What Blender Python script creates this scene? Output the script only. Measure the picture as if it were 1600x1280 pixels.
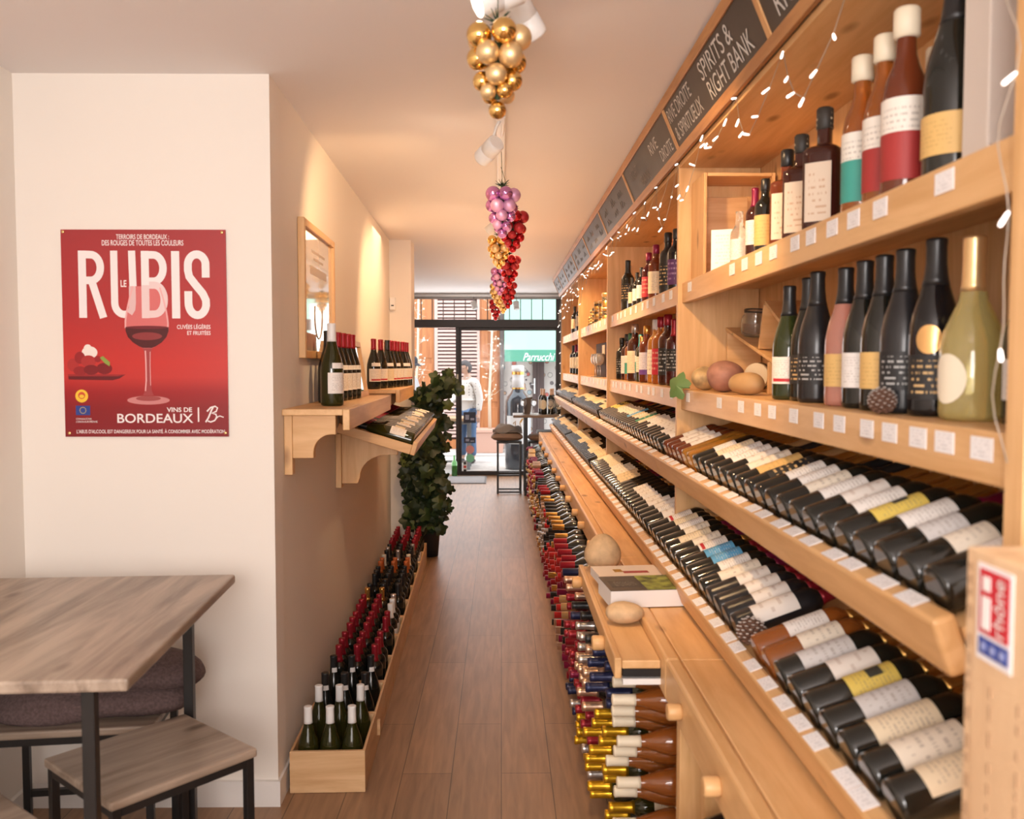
import bpy, bmesh, math, random
from mathutils import Vector, Matrix
random.seed(7)
for o in list(bpy.data.objects): bpy.data.objects.remove(o)
C = bpy.context.scene.collection
SC = bpy.context.scene
R = math.radians
# ------------------------------------------------------------------ camera, world, light
cam = bpy.data.cameras.new('camera'); co = bpy.data.objects.new('camera', cam); C.objects.link(co)
co.location = (0, 0, 1.53)
co.rotation_euler = (R(90) - math.atan(70/1400), 0, -math.atan(17/1400))
cam.sensor_width = 36; cam.lens = 1400/1600*36
cam.dof.use_dof = True; cam.dof.focus_distance = 4.8; cam.dof.aperture_fstop = 4.0
SC.camera = co
vs = SC.view_settings
vs.view_transform = 'Standard'; vs.look = 'None'; vs.gamma = 1; vs.use_curve_mapping = False
vs.exposure = 1.0
w = bpy.data.worlds.new('sky'); SC.world = w; w.use_nodes = True
bg = w.node_tree.nodes['Background']; bg.inputs[0].default_value = (.86, .93, 1, 1); bg.inputs[1].default_value = 1.6
def lamp(name, kind, loc, energy, col=(1, 1, 1), target=None, **kw):
    l = bpy.data.lights.new(name, kind); l.energy = energy; l.color = col
    for k, v in kw.items(): setattr(l, k, v)
    o = bpy.data.objects.new(name, l); C.objects.link(o); o.location = loc
    if target is not None:
        o.rotation_euler = (Vector(target) - Vector(loc)).to_track_quat('-Z', 'Y').to_euler()
    return o
WARM = (1, .62, .30)
# daylight from the back room's window behind the camera
lamp('back_window_light', 'AREA', (-.25, -2.7, 1.7), 40, (1, .95, .92), (-.1, 3, 1.5), shape='RECTANGLE', size=2.2, size_y=1.7)
# fill lights added to brighten ceiling, aisle and door end; no real fixtures
lamp('back_ceiling_fill', 'AREA', (-.2, -.9, 1.75), 24, (1, .93, .91), (-.1, .9, 2.5), shape='RECTANGLE', size=1.0, size_y=.8)  # unseen area fill that brightens the near ceiling from below
lamp('aisle_fill', 'AREA', (.0, 6.2, 2.40), 26, (1, .64, .38), (-.12, 6.2, 0), shape='RECTANGLE', size=.5, size_y=8.0)  # added downward fill along the aisle, no such fixture hangs there
lamp('aisle_ceiling_fill', 'AREA', (.0, 6.8, 1.95), 8, (1, .68, .44), (0, 6.8, 2.5), shape='RECTANGLE', size=.6, size_y=7.0)  # invented upward fill for the aisle ceiling, not part of the track
lamp('doorway_fill', 'AREA', (-.4, 12.2, 1.25), 16, (.95, .97, 1), (-.3, 8, 1.2), shape='RECTANGLE', size=2.0, size_y=2.2)  # added fill inside the doorway, boosting the daylight that enters
lamp('sun', 'SUN', (0, 15, 8), 1.0, (1, .96, .9), (0.9, 16.6, 0), angle=R(12))

# ------------------------------------------------------------------ materials
MATS = {}
def nodes(name):
    m = bpy.data.materials.new(name); m.use_nodes = True
    return m, m.node_tree.nodes, m.node_tree.links, m.node_tree.nodes['Principled BSDF']
def M(name, col=None, rough=.5, metal=0., trans=0., coat=0., emit=None, es=1., bump=None, alpha=None, var=0.):
    if name in MATS: return MATS[name]
    m, N, L, b = nodes(name)
    b.inputs['Base Color'].default_value = (*col, 1); b.inputs['Roughness'].default_value = rough
    b.inputs['Metallic'].default_value = metal; b.inputs['Transmission Weight'].default_value = trans
    b.inputs['Coat Weight'].default_value = coat
    if emit: b.inputs['Emission Color'].default_value = (*emit, 1); b.inputs['Emission Strength'].default_value = es
    if bump or var:
        tc = N.new('ShaderNodeTexCoord'); n = N.new('ShaderNodeTexNoise'); n.inputs['Scale'].default_value = bump or 8; n.inputs['Detail'].default_value = 5
        L.new(tc.outputs['Object'], n.inputs['Vector'])
        if bump:
            bp = N.new('ShaderNodeBump'); bp.inputs['Strength'].default_value = .25; bp.inputs['Distance'].default_value = .01
            L.new(n.outputs['Fac'], bp.inputs['Height']); L.new(bp.outputs['Normal'], b.inputs['Normal'])
        if var:
            r = N.new('ShaderNodeValToRGB')
            r.color_ramp.elements[0].color = (*[c*(1-var) for c in col], 1); r.color_ramp.elements[1].color = (*[min(1, c*(1+var)) for c in col], 1)
            r.color_ramp.elements[0].position = .3; r.color_ramp.elements[1].position = .7
            L.new(n.outputs['Fac'], r.inputs['Fac']); L.new(r.outputs['Color'], b.inputs['Base Color'])
    MATS[name] = m
    return m
def wood(name, c1, c2, axis='Y', rough=.45, scale=14, knots=True, kd=.45):
    if name in MATS: return MATS[name]
    m, N, L, b = nodes(name)
    tc = N.new('ShaderNodeTexCoord'); mp = N.new('ShaderNodeMapping')
    s = {'X': (.09, 1, 1), 'Y': (1, .09, 1), 'Z': (1, 1, .09)}[axis]
    mp.inputs['Scale'].default_value = [v*scale for v in s]
    L.new(tc.outputs['Object'], mp.inputs['Vector'])
    n = N.new('ShaderNodeTexNoise'); n.inputs['Scale'].default_value = 1.6; n.inputs['Detail'].default_value = 7; n.inputs['Roughness'].default_value = .62; n.inputs['Distortion'].default_value = .6
    L.new(mp.outputs['Vector'], n.inputs['Vector'])
    r = N.new('ShaderNodeValToRGB'); e = r.color_ramp.elements
    e[0].position = .36; e[0].color = (*c2, 1); e[1].position = .62; e[1].color = (*c1, 1)
    L.new(n.outputs['Fac'], r.inputs['Fac'])
    out = r.outputs['Color']
    if knots:
        mp2 = N.new('ShaderNodeMapping'); s2 = {'X': (.45, 1, 1), 'Y': (1, .45, 1), 'Z': (1, 1, .45)}[axis]
        mp2.inputs['Scale'].default_value = [v*7 for v in s2]
        L.new(tc.outputs['Object'], mp2.inputs['Vector'])
        v = N.new('ShaderNodeTexVoronoi'); v.inputs['Scale'].default_value = 1.0
        L.new(mp2.outputs['Vector'], v.inputs['Vector'])
        k = N.new('ShaderNodeValToRGB'); ke = k.color_ramp.elements
        ke[0].position = .06; ke[0].color = (kd, kd*.8, kd*.65, 1); ke[1].position = .16; ke[1].color = (1, 1, 1, 1)
        L.new(v.outputs['Distance'], k.inputs['Fac'])
        mx = N.new('ShaderNodeMix'); mx.data_type = 'RGBA'; mx.blend_type = 'MULTIPLY'; mx.inputs[0].default_value = 1
        L.new(out, mx.inputs[6]); L.new(k.outputs['Color'], mx.inputs[7]); out = mx.outputs[2]
    L.new(out, b.inputs['Base Color'])
    b.inputs['Roughness'].default_value = rough
    bp = N.new('ShaderNodeBump'); bp.inputs['Strength'].default_value = .08; bp.inputs['Distance'].default_value = .004
    L.new(n.outputs['Fac'], bp.inputs['Height']); L.new(bp.outputs['Normal'], b.inputs['Normal'])
    MATS[name] = m
    return m
def scribble(name, paper, ink=(.22, .17, .14), rows=13, band=None, words=24, amount=.42, rough=.55):
    """paper with rows of illegible small print, optionally a block of other colour"""
    if name in MATS: return MATS[name]
    m, N, L, b = nodes(name)
    uv = N.new('ShaderNodeUVMap'); sp = N.new('ShaderNodeSeparateXYZ'); L.new(uv.outputs[0], sp.inputs[0])
    def mth(op, a, c=None, d=None):
        n = N.new('ShaderNodeMath'); n.operation = op
        for i, x in enumerate((a, c, d)):
            if x is None: continue
            if isinstance(x, (int, float)): n.inputs[i].default_value = x
            else: L.new(x, n.inputs[i])
        return n.outputs[0]
    u, v = sp.outputs[0], sp.outputs[1]
    vr = mth('MULTIPLY', v, rows); fr = mth('FRACT', vr); fl = mth('FLOOR', vr)
    rowon = mth('LESS_THAN', fr, .38)
    cx = N.new('ShaderNodeCombineXYZ'); L.new(mth('MULTIPLY', u, words), cx.inputs[0]); L.new(mth('MULTIPLY', fl, 5.37), cx.inputs[1])
    nz = N.new('ShaderNodeTexNoise'); nz.inputs['Scale'].default_value = 1; nz.inputs['Detail'].default_value = 1; L.new(cx.outputs[0], nz.inputs['Vector'])
    on = mth('GREATER_THAN', nz.outputs['Fac'], .5)
    mar = mth('MULTIPLY', mth('LESS_THAN', mth('ABSOLUTE', mth('SUBTRACT', u, .5)), .36), mth('LESS_THAN', mth('ABSOLUTE', mth('SUBTRACT', v, .5)), .38))
    f = mth('MULTIPLY', mth('MULTIPLY', mth('MULTIPLY', rowon, on), mar), amount)
    mx = N.new('ShaderNodeMix'); mx.data_type = 'RGBA'; mx.inputs[6].default_value = (*paper, 1); mx.inputs[7].default_value = (*ink, 1); L.new(f, mx.inputs[0])
    out = mx.outputs[2]
    if band:
        (u0, u1, v0, v1, col) = band
        g = mth('MULTIPLY', mth('LESS_THAN', mth('ABSOLUTE', mth('SUBTRACT', u, (u0+u1)/2)), (u1-u0)/2), mth('LESS_THAN', mth('ABSOLUTE', mth('SUBTRACT', v, (v0+v1)/2)), (v1-v0)/2))
        m2 = N.new('ShaderNodeMix'); m2.data_type = 'RGBA'; L.new(g, m2.inputs[0]); L.new(out, m2.inputs[6]); m2.inputs[7].default_value = (*col, 1); out = m2.outputs[2]
    L.new(out, b.inputs['Base Color']); b.inputs['Roughness'].default_value = rough
    MATS[name] = m
    return m
PINE1, PINE2 = (.76, .47, .22), (.64, .36, .145)
pineY = wood('pine_along', PINE1, PINE2, 'Y'); pineZ = wood('pine_upright', PINE1, PINE2, 'Z'); pineX = wood('pine_across', PINE1, PINE2, 'X')
oakY = wood('honey_frame', (.50, .24, .085), (.36, .155, .05), 'Y', scale=20, knots=False)
crateW = wood('crate_wood', (.72, .47, .25), (.58, .34, .16), 'X', scale=12, knots=False)
crateY = wood('crate_wood_long', (.72, .47, .25), (.58, .34, .16), 'Y', scale=12, knots=False)
boxW = wood('box_wood', (.72, .50, .30), (.62, .40, .23), 'Z', scale=10, knots=False)
greyT = wood('grey_laminate', (.43, .34, .265), (.19, .14, .105), 'Y', scale=9, kd=.35, rough=.35)
greyX = wood('grey_laminate_short', (.40, .31, .24), (.20, .145, .105), 'X', scale=9, kd=.35, rough=.35)
white_wall = M('wall_paint', (.84, .785, .72), .85)
ceil_paint = M('ceiling_paint', (.84, .80, .785), .9)
base_white = M('baseboard_white', (.82, .79, .76), .5)
blackm = M('black_metal', (.012, .011, .011), .4)
darkframe = M('door_frame_dark', (.028, .021, .020), .4)
whitem = M('white_plastic', (.85, .84, .82), .35)
tagm = scribble('price_tag_paper', (.88, .87, .88), (.25, .25, .28), 6, amount=.35, words=9)
brass = M('brass', (.8, .58, .25), .25, 1.)
chalk = M('chalk', (.62, .60, .57), .9)
chalkfaint = M('chalk_faint', (.26, .24, .22), .9)
slate = M('chalkboard_slate', (.028, .024, .023), .42, var=.3)
# glass
G = dict(
 dark=M('dark_glass', (.009, .010, .008), .10, coat=.2), black=M('black_glass', (.006, .006, .007), .10), matte=M('satin_black_glass', (.012, .012, .014), .28),
 green=M('green_glass', (.030, .042, .012), .06, trans=.25), olive=M('olive_glass', (.030, .030, .006), .06, trans=.2), amber=M('amber_glass', (.48, .15, .028), .05, trans=.55),
 brown=M('brown_glass', (.16, .035, .012), .06, trans=.2), rose=M('rose_glass', (.86, .42, .33), .05, trans=.6), gold=M('golden_glass', (.88, .76, .32), .04, trans=.72),
 gamber=M('yellow_amber_glass', (.80, .40, .06), .05, trans=.7), darkred=M('ruby_glass', (.07, .008, .008), .05, trans=.2), pale=M('pale_glass', (.90, .86, .78), .05, trans=.8),
 bottlegreen=M('leaf_green_glass', (.05, .22, .04), .06, trans=.4), cola=M('dark_amber_glass', (.055, .014, .009), .05, trans=.15))
CAP = dict(
 black=M('black_foil', (.012, .012, .013), .35), red=M('red_foil', (.30, .012, .025), .32, .35), brightred=M('bright_red_foil', (.55, .03, .03), .3, .4), gold=M('gold_foil', (.72, .42, .12), .25, .9),
 white=M('white_foil', (.78, .77, .76), .4), cream=M('cream_wax', (.80, .71, .54), .5), silver=M('silver_foil', (.55, .52, .50), .28, .85), navy=M('navy_foil', (.015, .02, .07), .35, .3),
 yellow=M('yellow_gold_foil', (.62, .36, .02), .28, .8), rosegold=M('rose_gold_foil', (.62, .42, .30), .3, .8), orange=M('orange_foil', (.62, .16, .04), .35, .3), teal=M('teal_foil', (.04, .38, .42), .35, .3),
 green=M('green_foil', (.02, .10, .05), .35, .2), speckle=scribble('speckled_stopper', (.03, .025, .02), (.72, .6, .4), 14, words=16, amount=.9), burgundy=M('burgundy_foil', (.22, .008, .05), .3, .3), champ=M('champagne_gold_foil', (.80, .56, .28), .32, .75))
LAB = dict(
 cream=scribble('cream_label', (.78, .66, .47)), white=scribble('white_label', (.82, .78, .74)), ivory=scribble('ivory_label', (.80, .72, .60), rows=6), yellow=scribble('yellow_label', (.74, .56, .12), band=(.35, .65, .45, .75, (.05, .05, .04))),
 blue=scribble('blue_label', (.10, .36, .62), (.8, .8, .8)), gold=scribble('gold_label', (.70, .45, .16), (.45, .27, .08), 9), pic=scribble('illustrated_label', (.80, .74, .68), (.42, .30, .24), 5, words=4, amount=.4), grey=scribble('grey_label', (.62, .60, .59), rows=7),
 redband=scribble('white_label_red_band', (.80, .74, .68), band=(.15, .85, .08, .2, (.5, .02, .03))), green=scribble('green_label', (.02, .20, .12), (.7, .7, .5), 5), tealhalf=scribble('white_teal_label', (.80, .76, .68), band=(0, 1, 0, .6, (.05, .33, .27))),
 redhalf=scribble('white_red_label', (.80, .74, .66), band=(0, 1, 0, .58, (.36, .03, .028))), photo=scribble('picture_label', (.70, .57, .44), (.45, .22, .10), 9, words=7, amount=.55), goldtext=scribble('black_label_gold_print', (.014, .014, .015), (.75, .50, .22), 7, words=14, amount=.8),
 whitetext=scribble('black_label_white_print', (.012, .012, .013), (.80, .80, .78), 7, words=13, amount=.5), red=scribble('red_label', (.5, .02, .04), (.8, .7, .5), 5), purple=scribble('lilac_label', (.72, .68, .74), band=(0, 1, 0, .22, (.16, .06, .3))), darkpurple=scribble('purple_label', (.10, .03, .14), (.7, .5, .8), 5),
 roundcream=M('round_cream_label', (.80, .72, .56), .5), medal=M('gold_medallion', (.72, .42, .16), .3, .7), sand=scribble('sand_label', (.72, .55, .33), rows=6))
# ------------------------------------------------------------------ mesh builder
class MB:
    def __init__(s): s.v = []; s.f = []; s.m = []; s.sm = []; s.uv = {}
    def face(s, idx, m=0, smooth=False, uv=None):
        s.f.append(idx); s.m.append(m); s.sm.append(smooth)
        if uv: s.uv[len(s.f)-1] = uv
    def box(s, x0, x1, y0, y1, z0, z1, m=0):
        b = len(s.v); s.v += [(x, y, z) for z in (z0, z1) for y in (y0, y1) for x in (x0, x1)]
        U = [(0, 0), (1, 0), (1, 1), (0, 1)]
        for q in ((0, 2, 3, 1), (4, 5, 7, 6), (0, 1, 5, 4), (3, 2, 6, 7), (2, 0, 4, 6), (1, 3, 7, 5)):
            s.face([b+i for i in q], m, False, U)
        return s
    def hexa(s, p8, m=0):
        """8 points: bottom ring then top ring (counter-clockwise)"""
        b = len(s.v); s.v += [tuple(p) for p in p8]; U = [(0, 0), (1, 0), (1, 1), (0, 1)]
        s.face([b+3, b+2, b+1, b], m, False, U); s.face([b+4, b+5, b+6, b+7], m, False, U)
        for i in range(4):
            j = (i+1) % 4; s.face([b+i, b+j, b+4+j, b+4+i], m, False, U)
        return s
    def prism(s, poly, a0, a1, axis='Y', m=0):
        """poly of 2-D points extruded along axis; axis Y: (x,z), X: (y,z), Z: (x,y)"""
        def P(p, a): return {'Y': (p[0], a, p[1]), 'X': (a, p[0], p[1]), 'Z': (p[0], p[1], a)}[axis]
        b = len(s.v); n = len(poly)
        s.v += [P(p, a0) for p in poly] + [P(p, a1) for p in poly]
        s.face([b+i for i in range(n)][::-1], m); s.face([b+n+i for i in range(n)], m)
        for i in range(n):
            j = (i+1) % n; s.face([b+i, b+j, b+n+j, b+n+i], m)
        return s
    def lathe(s, prof, seg=24, m=0, p=2., c=(0, 0, 0), sx=1, sy=1, cap=True, mats=None):
        b = len(s.v); n = len(prof)
        for r, z in prof:
            for k in range(seg):
                a = 2*math.pi*(k+.5)/seg
                q = 1 if p == 2 else (abs(math.cos(a))**p + abs(math.sin(a))**p)**(-1/p)
                s.v.append((c[0]+r*q*math.cos(a)*sx, c[1]+r*q*math.sin(a)*sy, c[2]+z))
        for i in range(n-1):
            for k in range(seg):
                l = (k+1) % seg
                s.face([b+i*seg+k, b+i*seg+l, b+(i+1)*seg+l, b+(i+1)*seg+k], mats[i] if mats else m, True,
                       [(k/seg, i/n), ((k+1)/seg, i/n), ((k+1)/seg, (i+1)/n), (k/seg, (i+1)/n)])
        if cap:
            s.face([b+k for k in range(seg)][::-1], mats[0] if mats else m, False)
            s.face([b+(n-1)*seg+k for k in range(seg)], mats[-1] if mats else m, False)
        return s
    def tube(s, pts, r, seg=8, m=0, cap=True, r1=None):
        pts = [Vector(p) for p in pts]; b = len(s.v); n = len(pts); up = None
        for i, p in enumerate(pts):
            t = (pts[min(i+1, n-1)] - pts[max(i-1, 0)]).normalized()
            if up is None: up = t.orthogonal().normalized()
            up = (up - t*up.dot(t)); up = up.normalized() if up.length > 1e-6 else t.orthogonal().normalized()
            q = t.cross(up); rr = r if r1 is None else r + (r1-r)*i/max(n-1, 1)
            for k in range(seg):
                a = 2*math.pi*k/seg; s.v.append(tuple(p + (up*math.cos(a) + q*math.sin(a))*rr))
        for i in range(n-1):
            for k in range(seg):
                l = (k+1) % seg; s.face([b+i*seg+k, b+i*seg+l, b+(i+1)*seg+l, b+(i+1)*seg+k], m, True)
        if cap:
            s.face([b+k for k in range(seg)][::-1], m); s.face([b+(n-1)*seg+k for k in range(seg)], m)
        return s
    def ball(s, c, r, seg=16, rings=10, m=0, sx=1, sy=1, sz=1, fn=None):
        b = len(s.v)
        for i in range(rings+1):
            th = math.pi*i/rings
            for k in range(seg):
                a = 2*math.pi*k/seg
                d = Vector((math.sin(th)*math.cos(a)*sx, math.sin(th)*math.sin(a)*sy, -math.cos(th)*sz))*r
                if fn: d = fn(d)
                s.v.append((c[0]+d[0], c[1]+d[1], c[2]+d[2]))
        for i in range(rings):
            for k in range(seg):
                l = (k+1) % seg; s.face([b+i*seg+k, b+i*seg+l, b+(i+1)*seg+l, b+(i+1)*seg+k], m, True)
        return s
    def patch(s, r, z0, z1, span, m=0, seg=14, p=2., rf=None, c0=0., rows=1):
        """curved label centred on +X"""
        b = len(s.v)
        for j in range(rows+1):
            z = z0+(z1-z0)*j/rows; rr = rf(z) if rf else r
            for k in range(seg+1):
                a = c0 - span/2 + span*k/seg
                q = 1 if p == 2 else (abs(math.cos(a))**p + abs(math.sin(a))**p)**(-1/p)
                s.v.append((rr*q*math.cos(a), rr*q*math.sin(a), z))
        for j in range(rows):
            for k in range(seg):
                i = b+j*(seg+1)+k
                s.face([i, i+1, i+seg+2, i+seg+1], m, True, [(k/seg, j/rows), ((k+1)/seg, j/rows), ((k+1)/seg, (j+1)/rows), (k/seg, (j+1)/rows)])
        return s
    def mesh(s, name, mats):
        me = bpy.data.meshes.new(name); me.from_pydata(s.v, [], s.f)
        for mm in (mats if isinstance(mats, (list, tuple)) else [mats]): me.materials.append(mm)
        me.polygons.foreach_set('material_index', s.m); me.polygons.foreach_set('use_smooth', s.sm)
        if s.uv:
            ul = me.uv_layers.new(name='UVMap')
            for fi, uv in s.uv.items():
                for li, q in zip(me.polygons[fi].loop_indices, uv): ul.data[li].uv = q
        me.update()
        return me
def setp(o, label=None, cat=None, group=None, kind=None):
    if label: o['label'] = label
    if cat: o['category'] = cat
    if group: o['group'] = group
    if kind: o['kind'] = kind
    return o
def thing(name, loc, label, cat, group=None, mat=None):
    o = bpy.data.objects.new(name, None); C.objects.link(o); o.empty_display_size = .05
    if mat is not None: o.matrix_basis = mat
    else: o.location = loc
    return setp(o, label, cat, group)
def obj(name, mb, mats, parent=None, local=False, bevel=0, mat=None, subsurf=0, label=None):
    me = mb.mesh(name, mats) if isinstance(mb, MB) else mb
    o = bpy.data.objects.new(name, me); C.objects.link(o)
    if mat is not None: o.matrix_basis = mat
    if parent is not None:
        o.parent = parent
        if not local: o.matrix_parent_inverse = parent.matrix_basis.inverted()
    if bevel:
        b = o.modifiers.new('bevel', 'BEVEL'); b.width = bevel; b.segments = 2; b.limit_method = 'ANGLE'
    if subsurf:
        b = o.modifiers.new('sub', 'SUBSURF'); b.levels = subsurf; b.render_levels = subsurf
    if label: o['label'] = label
    return o
def struct(name, mb, mats, parent=None, **kw):
    o = obj(name, mb, mats, parent, **kw)
    if parent is None: o['kind'] = 'structure'
    return o
def frame3(x, z, loc, s=1.):
    """matrix with local Z along z, local X near x"""
    z = Vector(z).normalized(); x = Vector(x); x = (x - z*x.dot(z)).normalized(); y = z.cross(x)
    m = Matrix(((x.x, y.x, z.x, 0), (x.y, y.y, z.y, 0), (x.z, y.z, z.z, 0), (0, 0, 0, 1)))
    return Matrix.Translation(loc) @ m @ Matrix.Scale(s, 4)
ORD = 'first second third fourth fifth sixth seventh eighth ninth tenth eleventh twelfth thirteenth fourteenth fifteenth sixteenth seventeenth eighteenth nineteenth twentieth twenty-first twenty-second twenty-third twenty-fourth twenty-fifth twenty-sixth twenty-seventh twenty-eighth twenty-ninth thirtieth'.split()
def ordn(i): return ORD[i] if i < len(ORD) else 'later'
_txt = {}
def text_mesh(s, bold=0., shear=0.):
    k = (s, bold, shear)
    if k not in _txt:
        cu = bpy.data.curves.new('t', 'FONT'); cu.body = s; cu.offset = bold; cu.shear = shear; cu.resolution_u = 4
        o = bpy.data.objects.new('t', cu); C.objects.link(o); bpy.context.view_layer.update()
        me = bpy.data.meshes.new_from_object(o.evaluated_get(bpy.context.evaluated_depsgraph_get()))
        _txt[k] = ([tuple(v.co) for v in me.vertices], [list(p.vertices) for p in me.polygons])
        bpy.data.objects.remove(o); bpy.data.curves.remove(cu); bpy.data.meshes.remove(me)
    return _txt[k]
def text(name, s, origin, xd, yd, wd, h, mat, parent, bold=0., shear=0.):
    """flat lettering filling the box wd x h whose lower left corner is origin"""
    V, F = text_mesh(s, bold, shear)
    x0 = min(v[0] for v in V); x1 = max(v[0] for v in V); y0 = min(v[1] for v in V); y1 = max(v[1] for v in V)
    if wd is None: wd = (x1-x0)*h/(y1-y0)
    mb = MB(); xd = Vector(xd); yd = Vector(yd); og = Vector(origin)
    mb.v = [tuple(og + xd*((v[0]-x0)/(x1-x0)*wd) + yd*((v[1]-y0)/(y1-y0)*h)) for v in V]
    for f in F: mb.face(f)
    return obj(name, mb, mat, parent)
# ------------------------------------------------------------------ the room
H = 2.5
def floor_mat():
    m, N, L, b = nodes('floor_planks')
    tc = N.new('ShaderNodeTexCoord'); sp = N.new('ShaderNodeSeparateXYZ'); cb = N.new('ShaderNodeCombineXYZ')
    L.new(tc.outputs['Object'], sp.inputs[0]); L.new(sp.outputs[1], cb.inputs[0]); L.new(sp.outputs[0], cb.inputs[1])
    br = N.new('ShaderNodeTexBrick'); br.inputs['Scale'].default_value = 1; br.inputs['Mortar Size'].default_value = .0016; br.inputs['Brick Width'].default_value = 1.25; br.inputs['Row Height'].default_value = .185
    br.inputs['Color1'].default_value = (.36, .205, .112, 1); br.inputs['Color2'].default_value = (.30, .17, .092, 1); br.inputs['Mortar'].default_value = (.10, .06, .035, 1); br.inputs['Bias'].default_value = 0
    br.offset = .37
    L.new(cb.outputs[0], br.inputs['Vector'])
    mp = N.new('ShaderNodeMapping'); mp.inputs['Scale'].default_value = (26, 2.2, 1); L.new(tc.outputs['Object'], mp.inputs[0])
    n = N.new('ShaderNodeTexNoise'); n.inputs['Scale'].default_value = 1.5; n.inputs['Detail'].default_value = 6; n.inputs['Distortion'].default_value = .5; L.new(mp.outputs[0], n.inputs['Vector'])
    r = N.new('ShaderNodeValToRGB'); r.color_ramp.elements[0].position = .3; r.color_ramp.elements[0].color = (.72, .72, .72, 1); r.color_ramp.elements[1].position = .7; r.color_ramp.elements[1].color = (1.12, 1.12, 1.12, 1)
    L.new(n.outputs['Fac'], r.inputs[0])
    mx = N.new('ShaderNodeMix'); mx.data_type = 'RGBA'; mx.blend_type = 'MULTIPLY'; mx.inputs[0].default_value = 1
    L.new(br.outputs['Color'], mx.inputs[6]); L.new(r.outputs[0], mx.inputs[7]); L.new(mx.outputs[2], b.inputs['Base Color'])
    b.inputs['Roughness'].default_value = .42
    return m
struct('floor', MB().box(-2.1, 1.2, -3.2, 12.45, -.06, 0), floor_mat())
struct('ceiling', MB().box(-2.1, 1.2, -3.2, 12.5, H, H+.1), ceil_paint)
struct('wall_right', MB().box(1.04, 1.16, -3.1, 12.45, 0, H), white_wall)
struct('wall_back', MB().box(-1.75, 1.16, -3.2, -3.1, 0, H), white_wall)
struct('wall_side', MB().box(-1.75, -1.628, -3.1, 3.055, 0, H), white_wall)
struct('wall_front', MB().box(-1.75, -.775, 3.055, 3.17, 0, H), white_wall)
struct('wall_left', MB().prism([(-.778, 3.17), (-.871, 7.04), (-1.0, 7.04), (-.92, 3.17)], 0, H, 'Z'), white_wall)
struct('wall_pillar', MB().box(-1.95, -.702, 7.04, 7.30, 0, H), white_wall)
struct('wall_far_left', MB().box(-2.07, -1.95, 7.04, 12.4, 0, H), white_wall)
struct('wall_end', MB().box(.83, 1.04, 12.36, 12.45, 0, H), white_wall)
struct('baseboard_front', MB().box(-1.628, -.7752, 3.040, 3.055, 0, .09), base_white)
struct('baseboard_left', MB().prism([(-.765, 3.04), (-.8545, 7.04), (-.869, 7.04), (-.7785, 3.17), (-.775, 3.055), (-.775, 3.04)], 0, .09, 'Z'), base_white)
struct('baseboard_side', MB().box(-1.628, -1.613, -3.1, 3.04, 0, .09), base_white)
# storefront
glassm, N, L, b = nodes('window_glass')
N.remove(b); tr = N.new('ShaderNodeBsdfTransparent'); gl = N.new('ShaderNodeBsdfGlossy'); gl.inputs['Roughness'].default_value = .02; fr = N.new('ShaderNodeFresnel'); fr.inputs['IOR'].default_value = 1.12; mixs = N.new('ShaderNodeMixShader')
L.new(fr.outputs[0], mixs.inputs[0]); L.new(tr.outputs[0], mixs.inputs[1]); L.new(gl.outputs[0], mixs.inputs[2]); L.new(mixs.outputs[0], N['Material Output'].inputs[0])
def add_door():
    Y0, Y1 = 12.36, 12.42
    d = struct('door_1', MB().box(-.625, -.575, Y0, Y1, 0, 2.04).box(.755, .83, Y0, Y1, 0, H-.07).box(-1.95, .83, Y0-.02, Y1+.02, 2.04, 2.15).box(-.575, .755, Y0, Y1, 0, .055).box(-.575, -.545, Y0+.01, Y1-.01, .055, 2.04).box(-.545, .755, Y0+.01, Y1-.01, 2.0, 2.04), darkframe, bevel=.004)
    struct('glass_pane', MB().box(-.545, .755, 12.385, 12.392, .055, 2.0), glassm, d)
    struct('door_handle', MB().box(-.612, -.588, 12.33, 12.36, 1.26, 1.40), M('ivory_handle', (.62, .55, .42), .4), d, bevel=.006)
    st = [('dark_sticker', (.02, .025, .05), -.435, .80, .085, .075), ('card_sticker', (.03, .035, .07), -.435, .485, .08, .04)]
    for n, c, x, z, a, h in st:
        s = struct(n, MB().box(x-a, x+a, 12.378, 12.3845, z-h, z+h), M(n, c, .4), d)
        struct('sticker_print', MB().box(x-a*.7, x-a*.1, 12.376, 12.378, z-h*.4, z+h*.5).box(x+.01, x+a*.75, 12.376, 12.378, z-h*.5, z-h*.1), M('sticker_light_print', (.35, .38, .5), .5), s)
    for n, c, z in (('pink_round_sticker', (.75, .32, .30), .355), ('green_round_sticker', (.25, .66, .42), .235)):
        struct(n, MB().lathe([(.058, 0), (.058, .006)], 24).xf(lambda p: (p[0]-.43, 12.378+p[2], p[1]+z)), M(n, c, .5), d)
    struct('pictogram_sticker', MB().box(-.53, -.475, 12.378, 12.3845, .04, .19).box(-.52, -.485, 12.376, 12.378, .15, .185, 1).box(-.52, -.485, 12.376, 12.378, .05, .08, 1).box(-.52, -.485, 12.376, 12.378, .10, .13, 2), [whitem, blackm, CAP['brightred']], d)
def xf(s, f):
    s.v = [f(p) for p in s.v]; return s
MB.xf = xf
add_door()
wn = struct('window_1', MB().box(-1.95, .83, 12.34, 12.42, 2.43, H), M('grey_metal_trim', (.32, .30, .29), .35, .6), bevel=.004)
struct('window_pane', MB().box(-1.95, .755, 12.386, 12.392, 2.15, 2.43), glassm, wn)
for k in range(17):
    x = -1.86+k*.152
    if x < .75: struct('window_bar', MB().box(x-.006, x+.006, 12.40, 12.415, 2.15, 2.43), M('bar_grey', (.12, .10, .10), .5), wn)
struct('trim_1', MB().box(-1.95, .83, 12.26, 12.29, 2.455, 2.49), M('curtain_rail_steel', (.5, .48, .46), .3, .8))

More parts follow.
